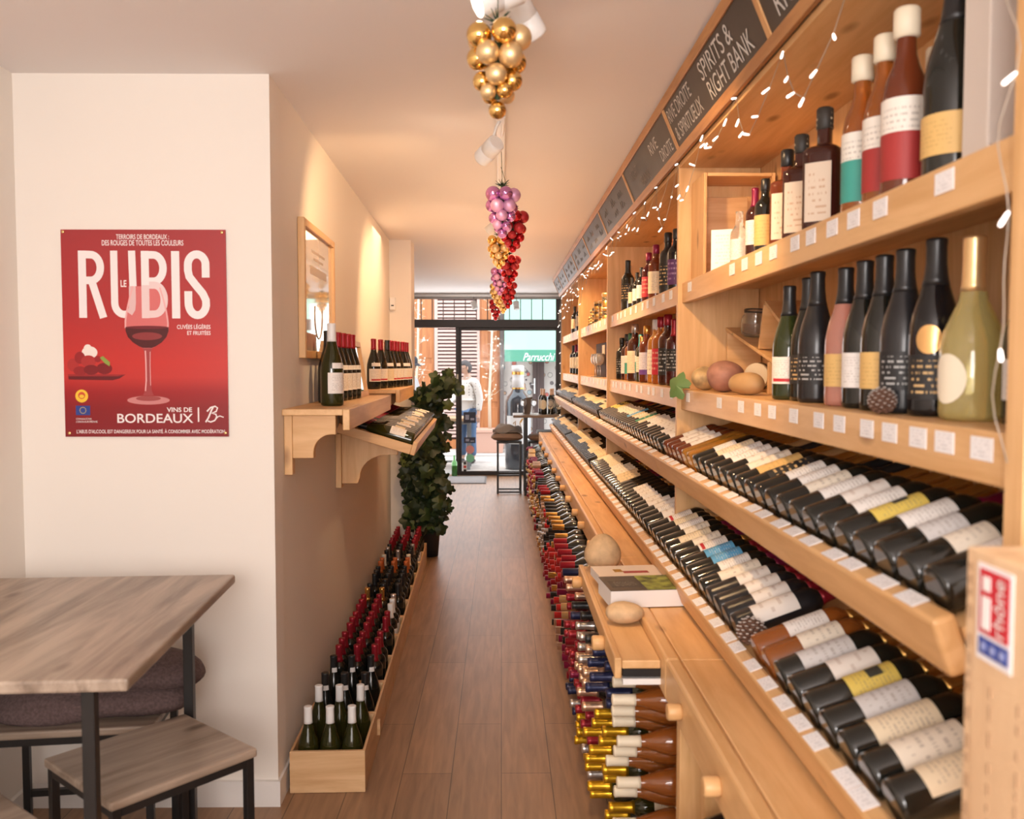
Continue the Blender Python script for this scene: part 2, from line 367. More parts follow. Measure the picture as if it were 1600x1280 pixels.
# ------------------------------------------------------------------ bottles
def prof(shape):
    if shape == 'bordeaux': return [(.030, 0), (.0365, .003), (.0375, .012), (.0375, .185), (.0365, .197), (.031, .209), (.022, .219), (.0165, .229), (.0148, .245), (.0145, .285), (.0155, .287), (.0155, .297)], (.0375, .065, .165, 2.6), (.222, .300, .0158), 2
    if shape == 'burgundy': return [(.032, 0), (.040, .003), (.041, .012), (.041, .128), (.0395, .148), (.034, .172), (.026, .196), (.0185, .220), (.0152, .240), (.0146, .285), (.0155, .287), (.0155, .295)], (.041, .045, .120, 2.4), (.232, .298, .0162), 2
    if shape == 'champagne': return [(.036, 0), (.0435, .003), (.0445, .012), (.0445, .140), (.043, .162), (.037, .190), (.028, .218), (.0205, .245), (.0172, .270), (.0165, .305), (.0175, .308), (.0175, .315)], (.0445, .045, .120, 2.2), (.235, .320, .0182), 2
    if shape == 'whisky': return [(.032, 0), (.0375, .004), (.038, .012), (.038, .178), (.0365, .190), (.030, .202), (.019, .212), (.0155, .222), (.0150, .255), (.016, .257), (.016, .268)], (.038, .040, .150, 2.6), (.240, .285, .0172), 2
    if shape == 'square': return [(.034, 0), (.040, .004), (.041, .012), (.041, .168), (.0395, .180), (.030, .188), (.016, .192), (.0145, .197), (.0145, .235), (.0145, .24)], (.041, .022, .150, 1.25), (.226, .275, .0185), 5
    if shape == 'cognac': return [(.031, 0), (.0365, .004), (.0375, .012), (.0375, .150), (.0365, .175), (.031, .200), (.022, .222), (.0170, .240), (.0155, .265), (.0155, .295), (.0155, .30)], (.0375, .03, .165, 2.4), (.268, .318, .0215), 2
    if shape == 'fat': return [(.040, 0), (.050, .004), (.0525, .014), (.0525, .100), (.051, .130), (.045, .158), (.034, .184), (.0235, .208), (.0185, .235), (.0172, .290), (.0180, .293), (.018, .305)], (.0525, .035, .110, 1.5), (.222, .318, .0192), 2
    if shape == 'small': return [(.024, 0), (.029, .003), (.030, .010), (.030, .110), (.028, .122), (.020, .134), (.014, .146), (.0128, .175), (.0132, .190)], (.030, .025, .095, 2.5), (.150, .198, .0145), 2
    if shape == 'flute': return [(.030, 0), (.036, .003), (.037, .012), (.037, .120), (.034, .160), (.026, .205), (.018, .245), (.0145, .275), (.0142, .315), (.0152, .317), (.0152, .325)], (.037, .05, .125, 2.4), (.255, .328, .0158), 2
PARTS = {}
GL = dict(dark='dark', black='black', matte='satin black', green='green', olive='olive green', amber='amber', brown='brown', rose='rose', gold='golden clear', gamber='yellow amber', darkred='deep red', pale='pale clear', bottlegreen='bright green', cola='dark amber')
def bottle_parts(shape, glass, cap, label, seg=20, extra=None, lv=(0, 0)):
    k = (shape, glass, cap, label, seg, extra, lv)
    if k in PARTS: return PARTS[k]
    pr, (lr, l0, l1, span), (c0, c1, cr), p = prof(shape); l0 += lv[0]; l1 += lv[1]
    out = [('glass_body', MB().lathe(pr, seg, 0, p).mesh('glass_body', G[glass]))]
    if cap:
        def rat(z):
            for (ra, za), (rb, zb) in zip(pr, pr[1:]):
                if za <= z <= zb: return ra + (rb-ra)*(z-za)/max(zb-za, 1e-6)
            return pr[-1][0]
        if shape in ('whisky', 'square', 'cognac'):
            q = [(.0152, c0), (cr, c0+.003), (cr, c1-.004), (cr-.003, c1)]
        else:
            q = [(rat(c0)+.0006, c0)] + [(rat(z)+.0007, z) for z in [c0+(pr[-1][1]-c0)*t for t in (.15, .3, .5, .7, .85, .95)]] + [(cr, c1-.006), (cr, c1-.002), (cr-.004, c1)]
        out.append(('stopper' if shape in ('whisky', 'square', 'cognac') else 'capsule', MB().lathe(q, seg).mesh('capsule', CAP[cap])))
    if label:
        if label == 'roundcream' or label == 'medal':
            zc = (l0+l1)/2 + (.055 if label == 'medal' else 0); mb = MB(); n = 22; K = 5; rr = (l1-l0)*(.5 if label == 'roundcream' else .30)
            def rz(z):
                for (ra, za), (rb, zb) in zip(pr, pr[1:]):
                    if za <= z <= zb: return ra + (rb-ra)*(z-za)/max(zb-za, 1e-6)
                return lr
            mb.v.append((rz(zc)+.0009, 0, zc))
            for q in range(1, K+1):
                for i in range(n):
                    a = 2*math.pi*i/n; z = zc+rr*1.15*q/K*math.sin(a); R0 = rz(z)+.0009; th = rr*q/K*math.cos(a)/R0
                    mb.v.append((R0*math.cos(th), R0*math.sin(th), z))
            for i in range(n): mb.face([0, 1+i, 1+(i+1) % n], 0, True)
            for q in range(K-1):
                for i in range(n): j = (i+1) % n; mb.face([1+q*n+i, 1+(q+1)*n+i, 1+(q+1)*n+j, 1+q*n+j], 0, True)
            out.append(('label', mb.mesh('label', LAB[label])))
            if label == 'medal': out.append(('label', MB().patch(lr+.0006, .03, .11, 2.0).mesh('label', LAB['goldtext'])))
        elif shape == 'square':
            out.append(('label', MB().patch(lr+.0006, l0, l1, span, seg=18, p=p).mesh('label', LAB[label])))
        else:
            out.append(('label', MB().patch(lr+.0006, l0, l1, span).mesh('label', LAB[label])))
    if extra == 'neckband':
        out.append(('neck_label', MB().patch(0, .135 if shape == 'burgundy' else .2, .155 if shape == 'burgundy' else .212, 1.6, rf=lambda z: rat(z)+.001, rows=2).mesh('neck_label', LAB['white'])))
    if extra == 'emblem':
        out.append(('neck_emblem', MB().patch(.0172, .225, .245, 1.4, rf=lambda z: rat(z)+.0016, rows=2).mesh('neck_emblem', CAP['white'])))
    PARTS[k] = out
    return out
def bottle(mat, shape, glass, cap, label, desc, group, name='wine_bottle', cat='bottle', seg=20, extra=None, lv=(0, 0)):
    t = thing(name, None, desc, cat, group, mat)
    for n, me in bottle_parts(shape, glass, cap, label, seg, extra, lv):
        o = bpy.data.objects.new(n, me); C.objects.link(o); o.parent = t
    return t
def stand(x, y, z, face=(-.62, -.78), s=1.): return frame3((face[0], face[1], 0), (0, 0, 1), (x, y, z), s)
# ------------------------------------------------------------------ shelving along the right wall
XF, XB = .684, 1.015
BAYS = [(1.22, 3.49), (3.49, 5.80), (5.80, 7.95), (7.95, 10.2)]
BN = ['nearest', 'second', 'third', 'farthest']
TH = R(20); DV = Vector((math.cos(TH), 0, math.sin(TH))); NV = Vector((-math.sin(TH), 0, math.cos(TH)))
LIPS = [Vector((.60, 0, 1.172)), Vector((.545, 0, .85))]
def lip_poly(A, a, b, c, d):
    return [(p.x, p.z) for p in (A + DV*a + NV*c, A + DV*b + NV*c, A + DV*b + NV*d, A + DV*a + NV*d)]
TAGS = {}
for bi, (y0, y1) in enumerate(BAYS):
    t = thing('shelving_bay', (.85, (y0+y1)/2, .76), f'pine wall shelving bay with two bottle shelves above slanted racks, {BN[bi]} of four', 'shelf', 'shelving bays along the wall')
    obj('side_panel', MB().box(XF, XB-.016, y1-.015, y1+.015, .762, 2.30), pineZ, t, bevel=.002)
    if bi == 0:
        obj('side_panel', MB().box(XF, XB-.016, y0-.06, y0-.015, .762, 2.46), pineZ, t, bevel=.002)
    obj('back_panel', MB().box(XB-.014, XB, y0-.015, y1-.015, .762, 2.30), pineZ, t)
    a, b = y0+(.0 if bi else -.014)+.0155, y1-.0155
    obj('top_board', MB().box(XF+.002, XB-.015, a, b, 2.285, 2.305), pineY, t)
    for z in (1.845, 1.435):
        s = obj('shelf_board', MB().box(.726, XB-.015, a, b, z-.022, z), pineY, t)
        obj('shelf_fascia', MB().box(.70, .7255, a, b, z-.078, z), pineY, s, bevel=.003)
    for A in LIPS:
        rk = obj('rack_board', MB().prism(lip_poly(A, .036, .36, -.04, -.022), a, b), pineY, t)
        obj('rack_lip', MB().prism(lip_poly(A, 0, .0355, -.088, 0), a if bi else y0+.006, y1+.0155 if bi < 3 else y1), pineY, rk, bevel=.007)
    obj('rack_riser', MB().box(.72, .735, a, b, .765, .88), pineY, t)
    # price tags
    def fascia_tag(y, z, w_=.060, h_=.034):
        obj('price_tag', MB().box(.6978, .6992, y-w_/2, y+w_/2, z-h_-.010, z-.010), tagm, t)
    n = [0, 11, 8, 5][bi]
    if bi == 0:
        for y in (3.33, 2.72, 2.58, 2.44, 2.31, 2.14, 2.03, 1.90, 1.785, 1.66, 1.42): fascia_tag(y, 1.845)
        for y in (3.34, 2.86, 2.60, 2.43, 2.30, 2.13, 1.96, 1.84, 1.70, 1.60, 1.49, 1.40, 1.29): fascia_tag(y, 1.435)
    else:
        for z in (1.845, 1.435):
            for k in range(n):
                fascia_tag(y0+.12+(y1-y0-.24)*(k+random.uniform(-.25, .25)+.5)/n, z, .06, .036)
    for ri, A in enumerate(LIPS):
        nt = [20, 17, 11, 8][bi] if ri == 0 else [20, 17, 11, 8][bi]
        for k in range(nt):
            y = y0+.06+(y1-y0-.12)*(k+.5+random.uniform(-.2, .2))/nt
            P = A + DV*.004 + NV*.0006; Q = A + DV*.033 + NV*.0006
            h = .032
            mb = MB(); mb.hexa([(P.x, y-h, P.z), (Q.x, y-h, Q.z), (Q.x, y+h, Q.z), (P.x, y+h, P.z), (P.x-.0005, y-h, P.z+.0014), (Q.x-.0005, y-h, Q.z+.0014), (Q.x-.0005, y+h, Q.z+.0014), (P.x-.0005, y+h, P.z+.0014)])
            # paper corners overhang the lip a little
            obj('price_tag', mb, tagm, t)
# ledge under the racks, with the cubbies below it
t = thing('wooden_counter', (.7, 5.4, 0), 'long pine counter ledge under the slanted racks, studded with dowel pegs', 'counter')
for k, (ya, yb) in enumerate(((.45, 2.30), (2.302, 3.55), (3.552, 5.7), (5.702, 8.0), (8.002, 10.2))):
    obj('counter_board', MB().box(.47, XB, ya, yb, .728, .76), pineY, t, bevel=.004)
    obj('front_beam', MB().box(.43, .469, ya, yb, .65, .762), pineY, t, bevel=.008)
for ya, yb in ((2.16, 2.20), (1.50, 1.54), (5.0, 5.04), (7.9, 7.94), (10.16, 10.2), (.46, .50)):
    obj('support_panel', MB().box(.44, XB, ya, yb, 0, .649 if ya < 11 else .6), pineZ, t, bevel=.002)
obj('support_panel', MB().box(.47, .60, 2.02, 2.06, 0, .649), pineZ, t, bevel=.002)
obj('cubby_shelf', MB().box(.46, XB, 1.541, 2.019, .44, .465), pineY, t, bevel=.002)
for y in (1.72, 2.10, 3.75, 4.1, 4.6, 5.0, 5.5, 6.0, 6.5, 7.0, 7.6, 8.2, 8.8, 9.4):
    obj('dowel_peg', MB().lathe([(.018, 0), (.02, .004), (.02, .03), (.017, .034)], 14).xf(lambda p, y=y: (.430-p[2], y+p[0], .70+p[1])), pineX, t)
fs = obj('flap_board', MB().box(.325, .429, 2.37, 3.50, .712, .735), pineY, t, bevel=.003)
obj('flap_edge', MB().box(.305, .3245, 2.37, 3.50, .685, .742), pineY, fs, bevel=.004)
obj('flap_trim', MB().box(.328, .44, 2.372, 2.40, .690, .711).box(.328, .44, 2.372, 2.40, .668, .684, 1), [blackm, whitem], fs)
for y in (3.36, 2.62):
    obj('dowel_peg', MB().lathe([(.019, 0), (.022, .004), (.022, .032), (.018, .036)], 14).xf(lambda p, y=y: (.305-p[2], y+p[0], .705+p[1])), pineX, fs)
# floor rack: crossed slats that hold the lying bottles
fr_ = thing('floor_rack', (.6, 5, 0), 'low lattice wine rack under the counter, filled with lying bottles', 'wine rack')
DY, DZ, Z0 = .14, .118, .125
def lattice(x0, x1, ya, yb, z0, z1):
    mb = MB(); th = .006; k = DY/DZ
    yy = ya - (z1-z0)*k
    # slats run between the bottles: lines y = y_c +- k (z - Z0) offset by half a cell
    for sgn in (1, -1):
        n0 = int(math.floor((ya - 3)/DY)); n1 = int(math.ceil((yb + 3)/DY))
        for n in range(n0, n1):
            c = n*DY + DY/2 + 2.45
            pts = []
            for z in (z0, z1): pts.append((c + sgn*k*(z-Z0), z))
            (p0, q0), (p1, q1) = pts
            # clip to ya..yb
            lo, hi = 0., 1.
            d = p1-p0
            for lim, s_ in ((ya, 1), (yb, -1)):
                v = (lim-p0)/d
                if s_*d > 0: lo = max(lo, v)
                else: hi = min(hi, v)
            if hi - lo < .02: continue
            A = (p0+d*lo, q0+(q1-q0)*lo); B = (p0+d*hi, q0+(q1-q0)*hi)
            nx, nz = -(B[1]-A[1]), (B[0]-A[0]); l = math.hypot(nx, nz); nx *= th/l; nz *= th/l
            mb.prism([(A[0]-nx, A[1]-nz), (B[0]-nx, B[1]-nz), (B[0]+nx, B[1]+nz), (A[0]+nx, A[1]+nz)], x0, x1, 'X')
    return mb
for ya, yb in ((2.24, 4.96), (5.06, 7.86), (7.96, 10.14)):
    obj('lattice_panel', lattice(.50, .512, ya, yb, .03, .64), pineX, fr_)
    obj('lattice_panel', lattice(.70, .712, ya, yb, .03, .64), pineX, fr_)
    obj('base_board', MB().box(.46, .80, ya, yb, .002, .03), pineY, fr_)
# bottles in the floor rack
def cap_at(y, row):
    g = int((y-2.3)/.42); r = random.Random(g*31+row*7)
    if y < 2.62: return ('cream', 'amber', 'white') if row >= 0 else ('cream', 'amber', 'white')
    if y < 3.0: return (['yellow', 'yellow', 'yellow', 'navy', 'navy'][row % 5], 'olive', 'cream')
    if y < 3.45: return (['silver', 'black', 'rosegold', 'silver', 'yellow', 'red'][r.randrange(6)], 'dark', 'cream')
    if y < 4.0: return (['rosegold', 'red', 'red', 'navy', 'silver', 'burgundy'][r.randrange(6)], 'dark', 'cream')
    return (['brightred', 'red', 'gold', 'champ', 'burgundy', 'black', 'red', 'silver', 'gold', 'rosegold'][r.randrange(10)], 'dark', 'cream')
CN = dict(black='black', red='crimson', brightred='red', gold='gold', white='white', cream='cream', silver='silver', navy='navy', yellow='yellow', rosegold='copper', burgundy='burgundy', champ='pale gold', orange='orange')
far = MB(); far_m = []
def lying(y, z, xtip, s): return frame3((-.5, -.2, 1), (-1, 0, 0), (xtip+.30*s, y, z), s)
cols = {}
NROW = 5
for half in range(0, 112):
    y = 2.45 + half*DY/2
    if any(abs(y-q) < .075 for q in (5.02, 7.92)) or y > 10.05: continue
    for j in range(NROW):
        z = Z0 + j*DZ + (DZ/2 if half % 2 else 0)
        if z > .61: continue
        if random.random() < (.06 if y < 4 else .14): continue
        cap, gl_, lb = cap_at(y, j)
        xt = .285 + random.uniform(-.015, .012) + (.0 if y > 2.75 else .03)
        if y < 3.9:
            bottle(lying(y, z, xt, 1.), 'bordeaux' if y > 2.62 else 'burgundy', gl_, cap, lb if y < 3.1 else None,
                   f'{CN[cap]}-capped bottle lying in the floor rack, {ordn(j)} row up, {ordn(half)} column from its near end', 'bottles lying in the floor rack', seg=14)
        else:
            pr = prof('bordeaux')[0]; mi = list(CAP).index(cap)
            m_ = lying(y, z, xt, 1.)
            far.lathe([pr[2], pr[3], (.031, .209), (.0165, .229)], 8, 0, mats=[0, 0, 0], cap=False, c=(1000, 0, 0)) if False else None
            tmp = MB().lathe([(.0375, .0), (.0375, .19), (.0175, .228), (.0172, .297)], 8, mats=[0, 0, 1+mi])
            b0 = len(far.v); far.v += [tuple(m_ @ Vector(p)) for p in tmp.v]
            for f, mm in zip(tmp.f, tmp.m): far.face([i+b0 for i in f], mm, True)
# ------------------------------------------------------------------ bottles lying in the slanted racks
def rack_pose(ri, y, s=1., r=.0385, roll=0.):
    A = LIPS[ri]; p = A + DV*.041 + NV*(-.0215 + r*s); p.y = y
    n = NV*math.cos(roll) + Vector((0, 1, 0))*math.sin(roll)
    return frame3(n, DV, p, s)
NF = 1+len(CAP)
def rack_spec(bi, ri, k, n):
    """shape, glass, capsule, label, scale: k counts from the near end"""
    r = random.Random(bi*1000+ri*100+k*3)
    caps = ['red', 'gold', 'champ', 'burgundy', 'gold', 'black']
    if bi == 0 and ri == 0:
        if k >= n-4: return 'bordeaux', 'brown', 'gold', 'pic', 1.
        if k >= n-6: return 'bordeaux', 'gamber', 'gold', None, 1.
        if k == 4: return 'bordeaux', 'dark', 'gold', 'yellow', 1.
        lb = ['white', 'ivory', 'grey', 'white', 'yellow', 'white', 'pic', 'white', 'ivory', 'white', 'white', 'goldtext', 'gold', 'ivory', 'pic', 'white', 'white', 'cream'][k % 18]
        if k == 4: lb = 'yellow'
        return 'bordeaux', 'dark', caps[r.randrange(6)], lb, 1.
    if bi == 0 and ri == 1:
        m = {7: 'white', 8: 'white', 4: 'yellow', 5: 'grey', 6: 'pic'}
        if k in (7, 8): return 'bordeaux', 'amber', 'gold', 'white' if k == 8 else 'ivory', 1.
        if k < 7: return 'bordeaux', 'dark', 'gold', ['cream', 'ivory', 'cream', 'grey', 'yellow', 'pic', 'grey'][k], 1.
        if k < 14: return 'bordeaux', 'matte', 'red', 'pic', 1.
        if k in (16, 17): return 'bordeaux', 'dark', 'red', 'blue', 1.
        return 'bordeaux', 'dark', caps[r.randrange(4)], ['ivory', 'white', 'cream', 'redband', 'redband', 'ivory', 'cream'][k % 7], 1.
    lbs = ['ivory', 'cream', 'white', 'cream', 'sand', 'ivory'] if bi == 1 else ['sand', 'cream', 'sand', 'cream']
    lb = lbs[(k//3 + r.randrange(2)) % len(lbs)]
    if bi == 1 and ri == 0:
        if k == 14: lb = 'blue'
        if k == 10: lb = 'green'
        if k > n-4: lb = 'yellow'
        if k < 7: lb = 'pic'
    if bi == 1 and ri == 1:
        if k in (9, 10, 11): lb = None
        elif k < 9 and k % 4 == 1: lb = 'white'
        elif k < 9: lb = 'pic'
    return 'bordeaux', 'dark', caps[r.randrange(6)], lb, 1.
LN = dict(cream='cream', white='white', ivory='ivory', yellow='yellow', blue='blue', gold='gold', pic='illustrated', grey='grey', redband='red-banded', green='green', sand='sand-coloured', goldtext='black')
for bi, (y0, y1) in enumerate(BAYS):
    for ri in range(2):
        ys = []; y = y0+.065
        while y < y1-.055: ys.append(y); y += .0885 if bi else .0890
        n = len(ys)
        for k, y in enumerate(ys):
            if bi == 0 and ri == 1 and k == 9: continue
            sh, gl_, cp, lb, s = rack_spec(bi, ri, k, n)
            if bi >= 2:
                m_ = rack_pose(ri, y)
                tmp = MB().lathe([(.0375, .0), (.0375, .19), (.0175, .228), (.0165, .297)], 12)
                rg = random.Random(bi*7+ri*3+k//3); q0 = .06+rg.uniform(-.022, .03); tmp.patch(.0384, q0, q0+rg.uniform(.07, .12) if rg.random() > .12 else q0+.02, 2.6, NF+(1 if (k//4) % 2 else 0), seg=6)
                b0 = len(far.v); far.v += [tuple(m_ @ Vector(p)) for p in tmp.v]
                
                for q, (f, mm) in enumerate(zip(tmp.f, tmp.m)): far.face([i+b0 for i in f], mm, True, tmp.uv.get(q))
                continue
            rg = random.Random(bi*77+ri*13+(k//(3 if k % 7 < 4 else 2))); lvar = [(0, 0), (.014, .008), (-.016, -.004), (.006, -.022), (-.008, .012), (.022, .012)][rg.randrange(6)]
            bottle(rack_pose(ri, y, s, roll=random.uniform(-.22, .22)), sh, gl_, cp, lb,
                   f"{GL[gl_]} wine bottle with {LN[lb]+' label' if lb else 'bare glass'}, {ordn(k)} in {'upper' if ri == 0 else 'lower'} slanted rack, {BN[bi]} bay",
                   f"bottles lying in the {'upper' if ri == 0 else 'lower'} slanted rack", seg=20 if bi < 2 else 12, lv=lvar)
o = obj('wine_bottles', far, [G['dark']] + list(CAP.values()) + [LAB['sand'], LAB['cream']])
setp(o, 'far mass of bottles in the slanted racks and floor rack towards the street door', 'bottle', None, 'stuff')
# ------------------------------------------------------------------ standing bottles on the right shelves
def stand_row(rows, z, where, group):
    for (y, x, shape, glass, cap, label, s, name, desc) in rows:
        big = 'nearest the post' in desc
        bottle(stand(x, y, z+.0006, (-.97, -.25) if big or 'oval' in desc else (-.62, -.78), s), shape, glass, cap, label, f'{desc} {where}', group, name, lv=(-.005, -.02) if big else (0, 0))
S1 = 'on the top shelf of the nearest bay'
stand_row([
 (2.93, .775, 'small', 'pale', None, 'white', .95, 'wine_bottle', 'little pale bottle beside the white menu card'),
 (2.75, .775, 'bordeaux', 'cola', 'burgundy', 'white', .74, 'wine_bottle', 'burgundy-capped wine bottle with white label'),
 (2.645, .775, 'whisky', 'dark', 'black', 'gold', .80, 'spirits_bottle', 'dark spirits bottle with gold label'),
 (2.555, .83, 'square', 'amber', 'black', 'photo', .94, 'spirits_bottle', 'black-stoppered square bottle of amber spirit'),
 (2.445, .775, 'square', 'brown', 'black', 'photo', .96, 'spirits_bottle', 'square brown spirits bottle with tall picture label'),
 (2.33, .775, 'square', 'cola', 'speckle', 'photo', 1.0, 'spirits_bottle', 'smaller speckle-stoppered square bottle'),
 (2.165, .775, 'square', 'cola', 'speckle', 'photo', 1.08, 'spirits_bottle', 'larger speckle-stoppered square bottle'),
 (1.955, .78, 'cognac', 'amber', 'cream', 'tealhalf', 1.09, 'liqueur_bottle', 'cream-waxed amber liqueur bottle with teal label'),
 (1.84, .78, 'cognac', 'amber', 'cream', 'redhalf', 1.10, 'liqueur_bottle', 'smaller cream-waxed amber bottle with red label'),
 (1.735, .775, 'cognac', 'brown', 'cream', 'redhalf', 1.14, 'liqueur_bottle', 'large cream-waxed red-brown bottle with red label'),
 (1.87, .90, 'cognac', 'amber', 'cream', 'redhalf', 1.06, 'liqueur_bottle', 'cream-waxed bottle standing behind the others'),
 (1.595, .80, 'champagne', 'dark', 'black', 'gold', 1.2, 'champagne_bottle', 'tall gold-labelled dark champagne bottle nearest the post'),
], 1.845, S1, 'bottles on the top shelf')
S2 = 'on the middle shelf of the nearest bay'
stand_row([
 (2.425, .78, 'champagne', 'green', 'black', 'redband', .96, 'champagne_bottle', 'green sparkling bottle with pinkish white label'),
 (2.332, .80, 'champagne', 'dark', 'black', 'goldtext', 1., 'champagne_bottle', 'dark sparkling bottle with gold foil ring'),
 (2.238, .79, 'champagne', 'matte', 'black', 'whitetext', 1.02, 'champagne_bottle', 'matte black sparkling bottle with white print'),
 (2.055, .79, 'champagne', 'rose', 'black', 'gold', .99, 'champagne_bottle', 'pink rose sparkling bottle with gold label'),
 (1.947, .79, 'champagne', 'dark', 'black', 'white', 1., 'champagne_bottle', 'dark sparkling bottle with square white label'),
 (1.848, .79, 'champagne', 'dark', 'black', 'gold', 1., 'champagne_bottle', 'dark sparkling bottle with gold label'),
 (1.752, .79, 'champagne', 'matte', 'black', 'whitetext', 1., 'champagne_bottle', 'black sparkling bottle behind the pine cone'),
 (1.648, .80, 'champagne', 'black', 'black', 'medal', 1.02, 'champagne_bottle', 'tall black sparkling bottle with gold medallion'),
 (1.515, .80, 'fat', 'gold', 'champ', 'roundcream', .98, 'champagne_bottle', 'clear golden champagne bottle with oval cream label'),
 (1.40, .83, 'champagne', 'dark', 'black', 'grey', .86, 'champagne_bottle', 'dark half-hidden bottle beside the near post'),
], 1.435, S2, 'sparkling bottles on the middle shelf')
S3 = 'on the top shelf of the second bay'
stand_row([
 (5.45, .768, 'bordeaux', 'dark', 'black', 'goldtext', 1.05, 'wine_bottle', 'tall black-capped dark bottle'),
 (5.62, .80, 'bordeaux', 'pale', 'cream', 'cream', 1., 'wine_bottle', 'pale bottle behind the tall black one'),
 (5.24, .765, 'bordeaux', 'dark', 'black', 'cream', .64, 'wine_bottle', 'small cream-labelled bottle, farther of the little trio'),
 (5.08, .768, 'bordeaux', 'dark', 'black', 'white', .68, 'wine_bottle', 'small white-labelled bottle, middle of the little trio'),
 (4.93, .77, 'bordeaux', 'dark', 'black', 'white', .72, 'wine_bottle', 'small white-labelled bottle, nearer of the little trio'),
 (4.96, .875, 'whisky', 'pale', 'gold', 'cream', 1., 'spirits_bottle', 'pale spirits bottle with cream label'),
 (4.72, .775, 'whisky', 'darkred', 'burgundy', 'red', .95, 'spirits_bottle', 'round dark bottle with red label'),
 (4.52, .778, 'whisky', 'brown', 'burgundy', 'cream', 1.0, 'spirits_bottle', 'red-capped brown bottle with cream label'),
 (4.50, .87, 'whisky', 'darkred', 'orange', 'cream', 1.1, 'spirits_bottle', 'orange-capped bottle with cream label'),
 (4.26, .79, 'whisky', 'matte', 'black', 'goldtext', 1.08, 'spirits_bottle', 'big matte black spirits bottle'),
 (4.03, .785, 'whisky', 'black', 'black', 'darkpurple', 1.02, 'spirits_bottle', 'black bottle with purple label'),
], 1.845, S3, 'bottles on the top shelf')
S4 = 'on the middle shelf of the second bay'
stand_row([
 (5.70, .768, 'whisky', 'black', 'black', 'whitetext', .93, 'spirits_bottle', 'black bottle with white print'),
 (5.58, .785, 'whisky', 'cola', 'black', 'white', 1.0, 'spirits_bottle', 'dark bottle with tall white label'),
 (5.42, .785, 'whisky', 'amber', 'green', 'tealhalf', 1.0, 'spirits_bottle', 'green-capped amber whisky bottle'),
 (5.19, .775, 'whisky', 'cola', 'silver', 'cream', 1.16, 'spirits_bottle', 'amber whisky bottle with broad cream label'),
 (5.03, .785, 'bordeaux', 'olive', 'teal', 'tealhalf', .88, 'spirits_bottle', 'teal-capped slim bottle with teal label'),
 (4.91, .772, 'bordeaux', 'olive', 'gold', 'ivory', .84, 'wine_bottle', 'olive bottle with ivory label'),
 (4.75, .772, 'whisky', 'brown', 'gold', 'purple', 1.06, 'spirits_bottle', 'brown bottle with lilac label'),
 (4.57, .79, 'whisky', 'gamber', 'white', 'ivory', 1.14, 'spirits_bottle', 'golden amber bottle with ivory label'),
 (4.37, .78, 'whisky', 'amber', 'red', 'red', 1.15, 'spirits_bottle', 'amber bottle with deep red label'),
 (4.18, .778, 'whisky', 'cola', 'red', 'whitetext', 1.15, 'spirits_bottle', 'red-capped dark whisky bottle'),
 (4.03, .78, 'bordeaux', 'darkred', 'red', 'whitetext', 1.0, 'wine_bottle', 'deep red bottle beside the divider post'),
], 1.435, S4, 'bottles on the middle shelf')
for k, (y, x) in enumerate(((9.5, .78), (9.2, .80), (8.9, .78), (8.5, .8))):
    bottle(stand(x, y, 1.8456), 'bordeaux', 'dark', ['black', 'gold', 'black', 'black'][k], 'goldtext' if k % 2 else 'cream', f'dark wine bottle, {ordn(3-k)} from the near divider on the top shelf of the farthest bay', 'bottles on the far top shelf', seg=12)
for k, (y, x) in enumerate(((9.55, .77), (9.2, .77), (8.85, .77), (8.5, .77))):
    bottle(stand(x, y, 1.4356), 'bordeaux', 'dark', ['black', 'burgundy', 'burgundy', 'black'][k], 'roundcream', f'dark bottle with round cream label, {ordn(3-k)} from near divider, middle shelf of farthest bay', 'round-labelled bottles on the far middle shelf', seg=12)
# gold tins and jars on the third bay
tin = MB().lathe([(.045, 0), (.046, .003), (.046, .03), (.0445, .034), (.0445, .060), (.046, .064), (.046, .068)], 20).mesh('tin_body', CAP['gold'])
tlid = MB().lathe([(.0475, .066), (.0475, .078), (.044, .081)], 20).mesh('lid', CAP['champ'])
tlab = MB().patch(.0452, .036, .058, 3.0).mesh('label', LAB['goldtext'])
def tinat(y, x, z, s, d):
    t = thing('gold_tin', None, d, 'tin', 'gold tins on the third bay', stand(x, y, z+.0006, s=s))
    for n, me in (('tin_body', tin), ('lid', tlid), ('label', tlab)): obj(n, me, None, t, local=True)
TZ = 1.845; i = 0
for y, stack, s in ((7.82, 2, .6), (7.66, 3, .6), (7.46, 3, .66), (7.24, 3, .78), (6.92, 2, 1.1), (6.6, 2, 1.3)):
    for q in range(stack):
        tinat(y, .785 if s < 1 else .80, TZ+q*.0815*s, s, f"{'small' if s < 1 else 'large'} gold tin, {['lowest', 'second', 'top'][q]} of the {ordn(i)} pile from the street, third bay")
    i += 1
t = thing('presentation_box', (.84, 6.7, 1.435), 'dark presentation box with gold plate on third bay middle shelf', 'box')
obj('box_body', MB().box(.79, .95, 6.75, 7.45, 1.436, 1.70), M('dark_box', (.035, .012, .008), .75), t, bevel=.004)
obj('plate', MB().box(.786, .7895, 6.82, 6.98, 1.61, 1.68), LAB['sand'], t)
obj('box_face', MB().box(.81, .93, 6.746, 6.7495, 1.46, 1.68), M('box_face', (.10, .04, .02), .6), t)
glassv = M('clear_glassware', (.85, .85, .85), .03, trans=.85)
